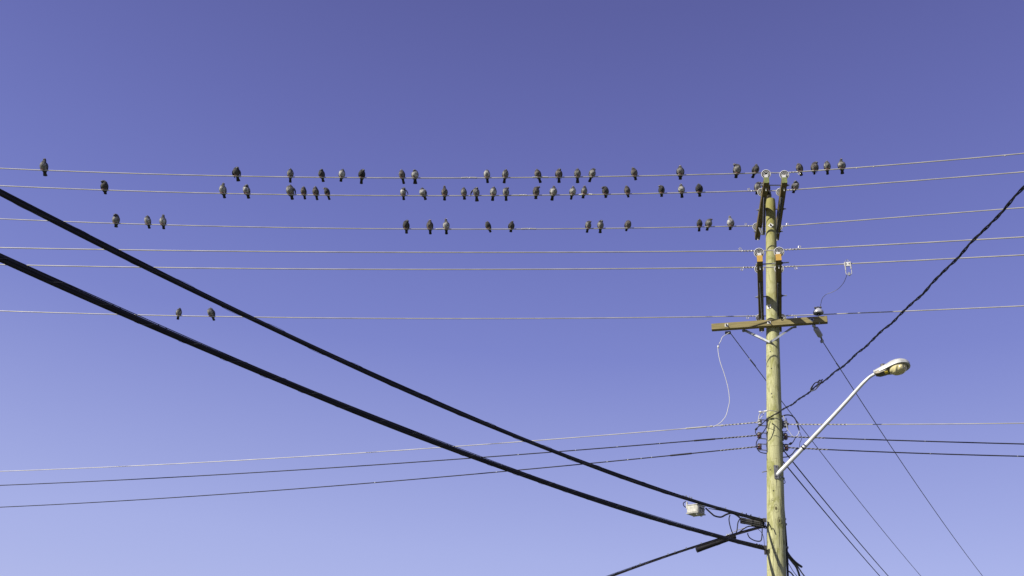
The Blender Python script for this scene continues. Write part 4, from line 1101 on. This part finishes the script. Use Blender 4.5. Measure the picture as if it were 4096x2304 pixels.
def leg_mesh(side):
    b = MB(); x = .021 * side
    b.tube([Vector((x, .016, .030)), Vector((x, .006, .010)), Vector((x, -.004, .006))], [.008, .0055, .005], 6)
    for dx in (-.010, 0, .010):
        b.tube(smooth_pts([Vector((x, .0, .006)), Vector((x + dx, -.014, .004)), Vector((x + dx * 1.3, -.018, -.008)), Vector((x + dx * 1.3, -.012, -.017))], 3), .0036, 5)
    b.tube([Vector((x, .002, .006)), Vector((x, .016, .0)), Vector((x, .018, -.010))], .0035, 5)
    return b
CACHE = {}
def mesh_of(key, fn, m, name):
    if key not in CACHE:
        o = fn().build(name, m); CACHE[key] = o.data; bpy.data.objects.remove(o)
    return CACHE[key]
def child(name, me, root, m=None):
    if m is not None and me.materials and me.materials[0] != m:
        k = (me.name, m.name)
        if k not in CACHE: c2 = me.copy(); c2.materials[0] = m; CACHE[k] = c2
        me = CACHE[k]
    o = bpy.data.objects.new(name, me); col.objects.link(o); o.parent = root; return o
NB = [0]
def pigeon(foot, scale, yaw, lean, pose, sgn, tone, fat, lw, rw, tailw, taill, label, tgrey=False):
    """lw / rw: (spread, hang) of the wing at the left / right of the picture"""
    NB[0] += 1; i = NB[0]
    r_ = bpy.data.objects.new('pigeon', None); col.objects.link(r_); r_.empty_display_size = .05
    r_.location = foot; r_.scale = (scale,) * 3
    r_.rotation_euler = (0, lean, yaw)
    r_['label'] = label; r_['category'] = 'pigeon'; r_['group'] = 'pigeons perched on the power lines'
    bm_, hd, bk = bird_mesh(pose, sgn, fat, i)
    bo = bm_.build('body', TONES[tone][0]); bo.parent = r_
    for side, (sp_, hg) in ((-1, lw), (1, rw)):
        child('wing', mesh_of(('w', side, sp_, hg, fat, tone), lambda: wing_mesh(side, sp_, fat, hg), TONES[tone][1], 'wing'), r_)
    child('tail', mesh_of(('t', tailw, taill, tgrey), lambda: tail_mesh(tailw, taill), TAILG if tgrey else TAIL, 'tail'), r_)
    for side in (-1, 1): child('leg', mesh_of(('l', side), lambda: leg_mesh(side), M['legs'], 'leg'), r_)
    if pose not in ('tuck', 'back'):
        bb = MB(); p0 = hd + bk * .019
        bb.tube([p0, p0 + bk * .010, p0 + bk * .018 + Vector((0, 0, -.003))], [.0062, .0045, .0012], 8)
        q = bb.build('beak', M['beak']); q.parent = r_
        sidev = bk.cross(Vector((0, 0, 1))).normalized()
        c_b = MB().ball(hd + bk * .021 + Vector((0, 0, .005)), .0058, n=8); q2 = c_b.build('cere', M['cere']); q2.parent = r_
        for s_ in (-1, 1):
            e_ = MB().ball(hd + sidev * .0205 * s_ + bk * .009 + Vector((0, 0, .004)), .0042, n=8); q3 = e_.build('eye', M['eye']); q3.parent = r_
    return r_
# wire, x, y of head top, tail tip x and y, pose, side, tone, fatness, left wing, right wing, tail width, label
z0 = (0, 0); SPW = (1, 0); HG = (0, 1)
BIRDS = [
 (0, 171, 633, 168, 706, 'up', 1, 'mid', 1.0, z0, z0, .020, 'upright brown-grey pigeon alone at the far left of the top wire'),
 (0, 944, 670, 946, 727, 'tuck', 1, 'dark', 1.0, (.7, 0), (.7, 0), .022, 'dark headless-looking pigeon with wings held out, second from left on top wire'),
 (0, 1159, 675, 1156, 732, 'hunch', 1, 'mid', 1.0, z0, z0, .013, 'grey pigeon with pale head, third from left on the top wire'),
 (0, 1285, 679, 1289, 730, 'tuck', 1, 'dark', 1.05, z0, z0, .018, 'dark round pigeon with hidden head, fourth from left on top wire'),
 (0, 1365, 677, 1356, 730, 'hunch', 1, 'light', 1.0, z0, z0, .014, 'light grey pigeon looking right, fifth from left on top wire'),
 (0, 1445, 679, 1439, 737, 'tuck', 1, 'black', 1.05, z0, (0, .7), .015, 'blackish pigeon with one wing drooping, sixth from left on top wire'),
 (0, 1607, 683, 1611, 738, 'hunch', 1, 'brown', 1.0, z0, z0, .014, 'hunched brown pigeon, left of a close pair on the top wire'),
 (0, 1659, 686, 1658, 738, 'tuck', -1, 'light', 1.15, (0, .9), z0, .026, 'stout light pigeon with broad tail, right of a close pair on the top wire'),
 (0, 1947, 679, 1947, 734, 'back', 1, 'light', 1.0, z0, z0, .014, 'light pigeon with tucked head, right of the first white sleeve on top wire'),
 (0, 2020, 679, 2013, 735, 'hunch', 1, 'mid', 1.0, z0, z0, .016, 'grey pigeon with slanting tail, second right of the white sleeve on top wire'),
 (0, 2152, 677, 2163, 734, 'hunch', -1, 'brown', 1.05, z0, (0, .6), .015, 'brown hunched pigeon sitting on the white sleeve of the top wire'),
 (0, 2235, 681, 2234, 734, 'tuck', 1, 'brown', 1.1, (0, 1.2), (0, 1.2), .018, 'brown pigeon with both wing tips hanging below the top wire'),
 (0, 2310, 677, 2311, 735, 'hunch', -1, 'mid', 1.05, z0, z0, .020, 'grey pigeon with head bowed and broad tail, top wire above centre right'),
 (0, 2368, 680, 2357, 731, 'tuck', 1, 'mid', 1.1, z0, z0, .015, 'round-backed grey pigeon with tail slanting left on the top wire'),
 (0, 2538, 671, 2547, 724, 'hunch', -1, 'brown', 1.0, z0, z0, .015, 'lone brown hunched pigeon midway along the right half of the top wire'),
 (0, 2722, 662, 2723, 721, 'mid', -1, 'mid', 1.05, (.3, 0), (.3, 0), .015, 'lone grey pigeon with paler breast on top wire, well left of the pole'),
 (0, 2949, 657, 2948, 716, 'side', -1, 'mid', 1.05, z0, z0, .014, 'grey pigeon looking left, second on the top wire before the left insulator'),
 (0, 3023, 657, 3013, 716, 'mid', 1, 'dark', 1.1, (.3, 0), z0, .018, 'mottled dark pigeon on the top wire right beside the left insulator'),
 (0, 3201, 654, 3214, 707, 'hunch', -1, 'brown', 1.0, z0, z0, .016, 'brown pigeon on the top wire, first one right of the pole'),
 (0, 3260, 652, 3259, 696, 'tuck', 1, 'brown', 1.1, (0, 1.1), (0, 1.1), .007, 'brown pigeon with hidden head and hanging wings, second right of the pole'),
 (0, 3311, 647, 3319, 702, 'hunch', -1, 'mid', 1.0, z0, z0, .012, 'hunched grey pigeon, third right of the pole on top wire'),
 (0, 3368, 635, 3371, 699, 'up', 1, 'mid', 1.1, z0, (.3, 0), .018, 'upright grey pigeon, the farthest right of all the birds'),
 (1, 415, 725, 415, 778, 'tuck', -1, 'dark', .95, (.3, 0), z0, .013, 'dark preening pigeon alone at the left end of the second wire'),
 (1, 889, 730, 892, 795, 'up', 1, 'light', 1.0, z0, z0, .014, 'upright light-breasted pigeon with dark neck, second on the second wire'),
 (1, 984, 741, 989, 797, 'tuck', 1, 'light', .95, z0, (.2, 0), .017, 'pale headless-looking pigeon with dark wing, third on the second wire'),
 (1, 1160, 740, 1163, 802, 'hunch', 1, 'mid', 1.15, z0, (1, 0), .015, 'fluffed grey pigeon with right wing lifted, left of four on the second wire'),
 (1, 1213, 747, 1216, 800, 'hunch', 1, 'brown', .9, z0, z0, .013, 'small brown hunched pigeon, second of four on the second wire'),
 (1, 1261, 747, 1269, 803, 'hunch', -1, 'brown', .95, z0, (.2, 0), .013, 'brown pigeon with barred wing, third of four on the second wire'),
 (1, 1307, 750, 1316, 801, 'side', -1, 'dark', .9, z0, z0, .014, 'dark pigeon with head turned left, last of four on second wire'),
 (1, 1612, 755, 1614, 802, 'tuck', 1, 'light', 1.0, z0, (1.6, 0), .015, 'light pigeon stretching a barred wing to the right on the second wire'),
 (1, 1692, 754, 1708, 802, 'hunch', -1, 'light', 1.2, z0, (.4, 0), .018, 'stout pale pigeon leaning over with tail slanting right, second wire'),
 (1, 1777, 743, 1775, 805, 'up', 1, 'brown', .95, z0, z0, .015, 'slim upright pigeon with small dark head in middle of second wire'),
 (1, 1855, 752, 1859, 801, 'hunch', 1, 'mid', .95, z0, z0, .019, 'small round grey pigeon left of the one opening its wing, second wire'),
 (1, 1904, 755, 1904, 808, 'tuck', 1, 'mid', 1.1, (1.6, .8), z0, .024, 'broad-tailed pigeon opening its barred left wing on the second wire'),
 (1, 1972, 748, 1964, 806, 'hunch', 1, 'light', 1.0, z0, z0, .016, 'light pigeon looking right, left of the dark-necked one on second wire'),
 (1, 2023, 752, 2022, 806, 'side', 1, 'mid', 1.05, z0, z0, .016, 'pigeon bending its dark neck to the right beside the thin sleeve'),
 (1, 2144, 747, 2144, 800, 'side', 1, 'brown', 1.0, z0, z0, .017, 'brown pigeon looking right, just right of the white sleeve on second wire'),
 (1, 2213, 744, 2205, 805, 'mid', -1, 'light', 1.15, (.3, 0), z0, .018, 'fluffed pale pigeon with dark head turned left on the second wire'),
 (1, 2290, 746, 2280, 801, 'mid', 1, 'light', 1.05, (.2, 0), z0, .011, 'pale pigeon with dark head and thin tail slanting left, second wire'),
 (1, 2336, 742, 2330, 797, 'mid', 1, 'mid', .9, z0, z0, .015, 'slender grey pigeon sitting on the right sleeve of the second wire'),
 (1, 2422, 751, 2426, 791, 'low', -1, 'dark', 1.05, z0, (0, .9), .014, 'dark pigeon stretching its head out to the left on second wire'),
 (1, 2510, 745, 2518, 789, 'hunch', -1, 'brown', .95, z0, z0, .010, 'small brown pigeon with pale head, next right of the one stretching left, second wire'),
 (1, 2647, 741, 2653, 791, 'side', -1, 'dark', 1.0, z0, z0, .015, 'bent-over pigeon with dark neck, third before the pole on second wire'),
 (1, 2727, 736, 2735, 793, 'mid', -1, 'light', 1.05, z0, z0, .017, 'dark-headed pigeon with whitish body, second before the pole on second wire'),
 (1, 2798, 735, 2803, 789, 'hunch', 1, 'black', 1.1, z0, z0, .016, 'very dark pigeon, last on the second wire before the pole'),
 (1, 3031, 731, 3031, 779, 'tuck', 1, 'mid', 1.0, z0, z0, .014, 'grey pigeon squeezed behind the left disc insulator on second wire'),
 (1, 3068, 726, 3087, 767, 'side', -1, 'black', 1.05, z0, z0, .014, 'black pigeon mostly hidden behind the left upper crossarm'),
 (1, 3182, 732, 3172, 771, 'tuck', -1, 'mid', 1.1, (.4, .3), z0, .016, 'preening pigeon with barred wing, alone on second wire right of pole'),
 (2, 460, 856, 456, 911, 'tuck', -1, 'mid', 1.0, z0, z0, .018, 'grey pigeon preening with head bent left, first on the third wire'),
 (2, 588, 863, 590, 916, 'hunch', 1, 'light', .95, z0, z0, .015, 'pale hunched pigeon, second on the third wire'),
 (2, 649, 857, 651, 919, 'up', 1, 'light', .95, z0, z0, .013, 'upright pigeon with white face and dark neck, third on the third wire'),
 (2, 1623, 883, 1621, 937, 'tuck', 1, 'dark', 1.0, z0, (.3, 0), .014, 'dark pigeon with head bowed, left of three at middle of third wire'),
 (2, 1718, 878, 1719, 939, 'mid', 1, 'brown', .95, z0, (.3, 0), .012, 'brown-necked pigeon with raised head, middle of three on third wire'),
 (2, 1784, 875, 1786, 939, 'up', -1, 'light', 1.0, z0, z0, .014, 'upright pale pigeon sitting on the left sleeve of the third wire'),
 (2, 1953, 884, 1966, 928, 'hunch', -1, 'dark', .9, z0, z0, .012, 'small dark pigeon leaning left, side-on on the third wire'),
 (2, 2045, 884, 2040, 930, 'mid', 1, 'dark', 1.05, (.4, 0), z0, .018, 'dark pigeon with pale face and wings half open near the wavy sleeve'),
 (2, 2352, 883, 2343, 934, 'side', 1, 'mid', 1.0, z0, z0, .013, 'grey pigeon with dark head turned right, left of a pair on third wire'),
 (2, 2402, 883, 2403, 935, 'tuck', 1, 'mid', 1.05, z0, z0, .018, 'grey pigeon bent forward showing its back, right of a pair on third wire'),
 (2, 2511, 887, 2503, 919, 'back', 1, 'brown', 1.15, (.2, 0), z0, .012, 'brown pigeon crouched into a ball on the third wire'),
 (2, 2799, 877, 2800, 928, 'hunch', 1, 'dark', .95, z0, z0, .015, 'dark pigeon with pale left flank, third before pole on third wire'),
 (2, 2835, 875, 2831, 925, 'side', 1, 'mid', 1.1, z0, z0, .016, 'grey pigeon with head turned right, beside the dark one on third wire'),
 (2, 2923, 865, 2923, 922, 'up', -1, 'pale', 1.0, z0, (.4, 0), .014, 'whitish small-headed pigeon, last on the third wire before the pole'),
 (5, 712, 1232, 702, 1281, 'hunch', 1, 'mid', 1.0, z0, z0, .015, 'grey pigeon looking right, left one of two on the lowest power line'),
 (5, 843, 1230, 854, 1285, 'hunch', 1, 'mid', 1.1, z0, (.3, 0), .014, 'pale-bellied pigeon with barred wing, right one of two on lowest line'),
]
for k, (w, x, ty, tx, tly, pose, sg, tone, fat, lw, rw, tw_, lab) in enumerate(BIRDS):
    pts, L, _o = WIRES[w]
    s_ = s_at_px(pts, L, x)
    p, t = sample(pts, L, s_)
    foot = p + Vector((0, 0, WR + .004)) + Vector((0, -.002, 0))
    px_, py_, dp = proj(foot)
    ppm = F / dp
    hz = {'up': .213, 'mid': .193, 'hunch': .176, 'tuck': .166, 'back': .172, 'side': .172, 'low': .160}[pose]
    el = math.atan2(foot.z - CAM.z, foot.y)
    exp_ = (hz * math.cos(el) + .03 * math.sin(el)) * ppm
    sc_ = min(1.12, max(.86, (py_ - ty) / exp_))
    dxm = (tx - x) / ppm
    exp_t = (.075 * math.cos(el) + .14 * math.sin(el)) * sc_
    tl = max(.5, min(1.25, ((tly - py_) / ppm / sc_ - (.018 * math.cos(el) + .085 * math.sin(el)) * 1.0) / (.062 * math.cos(el) + .075 * math.sin(el)) + .0))
    yaw = -math.asin(max(-.75, min(.75, dxm * .8 / .15)))
    wire_yaw = math.atan2(t.y, t.x) if t.x > 0 else math.atan2(-t.y, -t.x)
    lean = -dxm * .25 / .12 * -1
    lean = -max(-.25, min(.25, dxm * 1.2)) * -1 * -1 + -ROLL * .6
    o = pigeon(foot, sc_, yaw + wire_yaw * .5 + random.uniform(-.12, .12), -lean * -1 if False else lean, pose, sg, tone, fat, lw, rw, tw_, round(tl, 1), lab, tgrey=(k % 3 == 0))
# the one standing on the pole top
pt = POLE_T + AX * .008 + Vector((-.03, .02, .02))
o = pigeon(pt, .98, .1, -.05, 'hunch', -1, 'brown', .85, z0, z0, .014, .5, 'brown-grey pigeon standing on the flat top of the pole between the arms')
o['group'] = 'pigeons perched on the power lines'
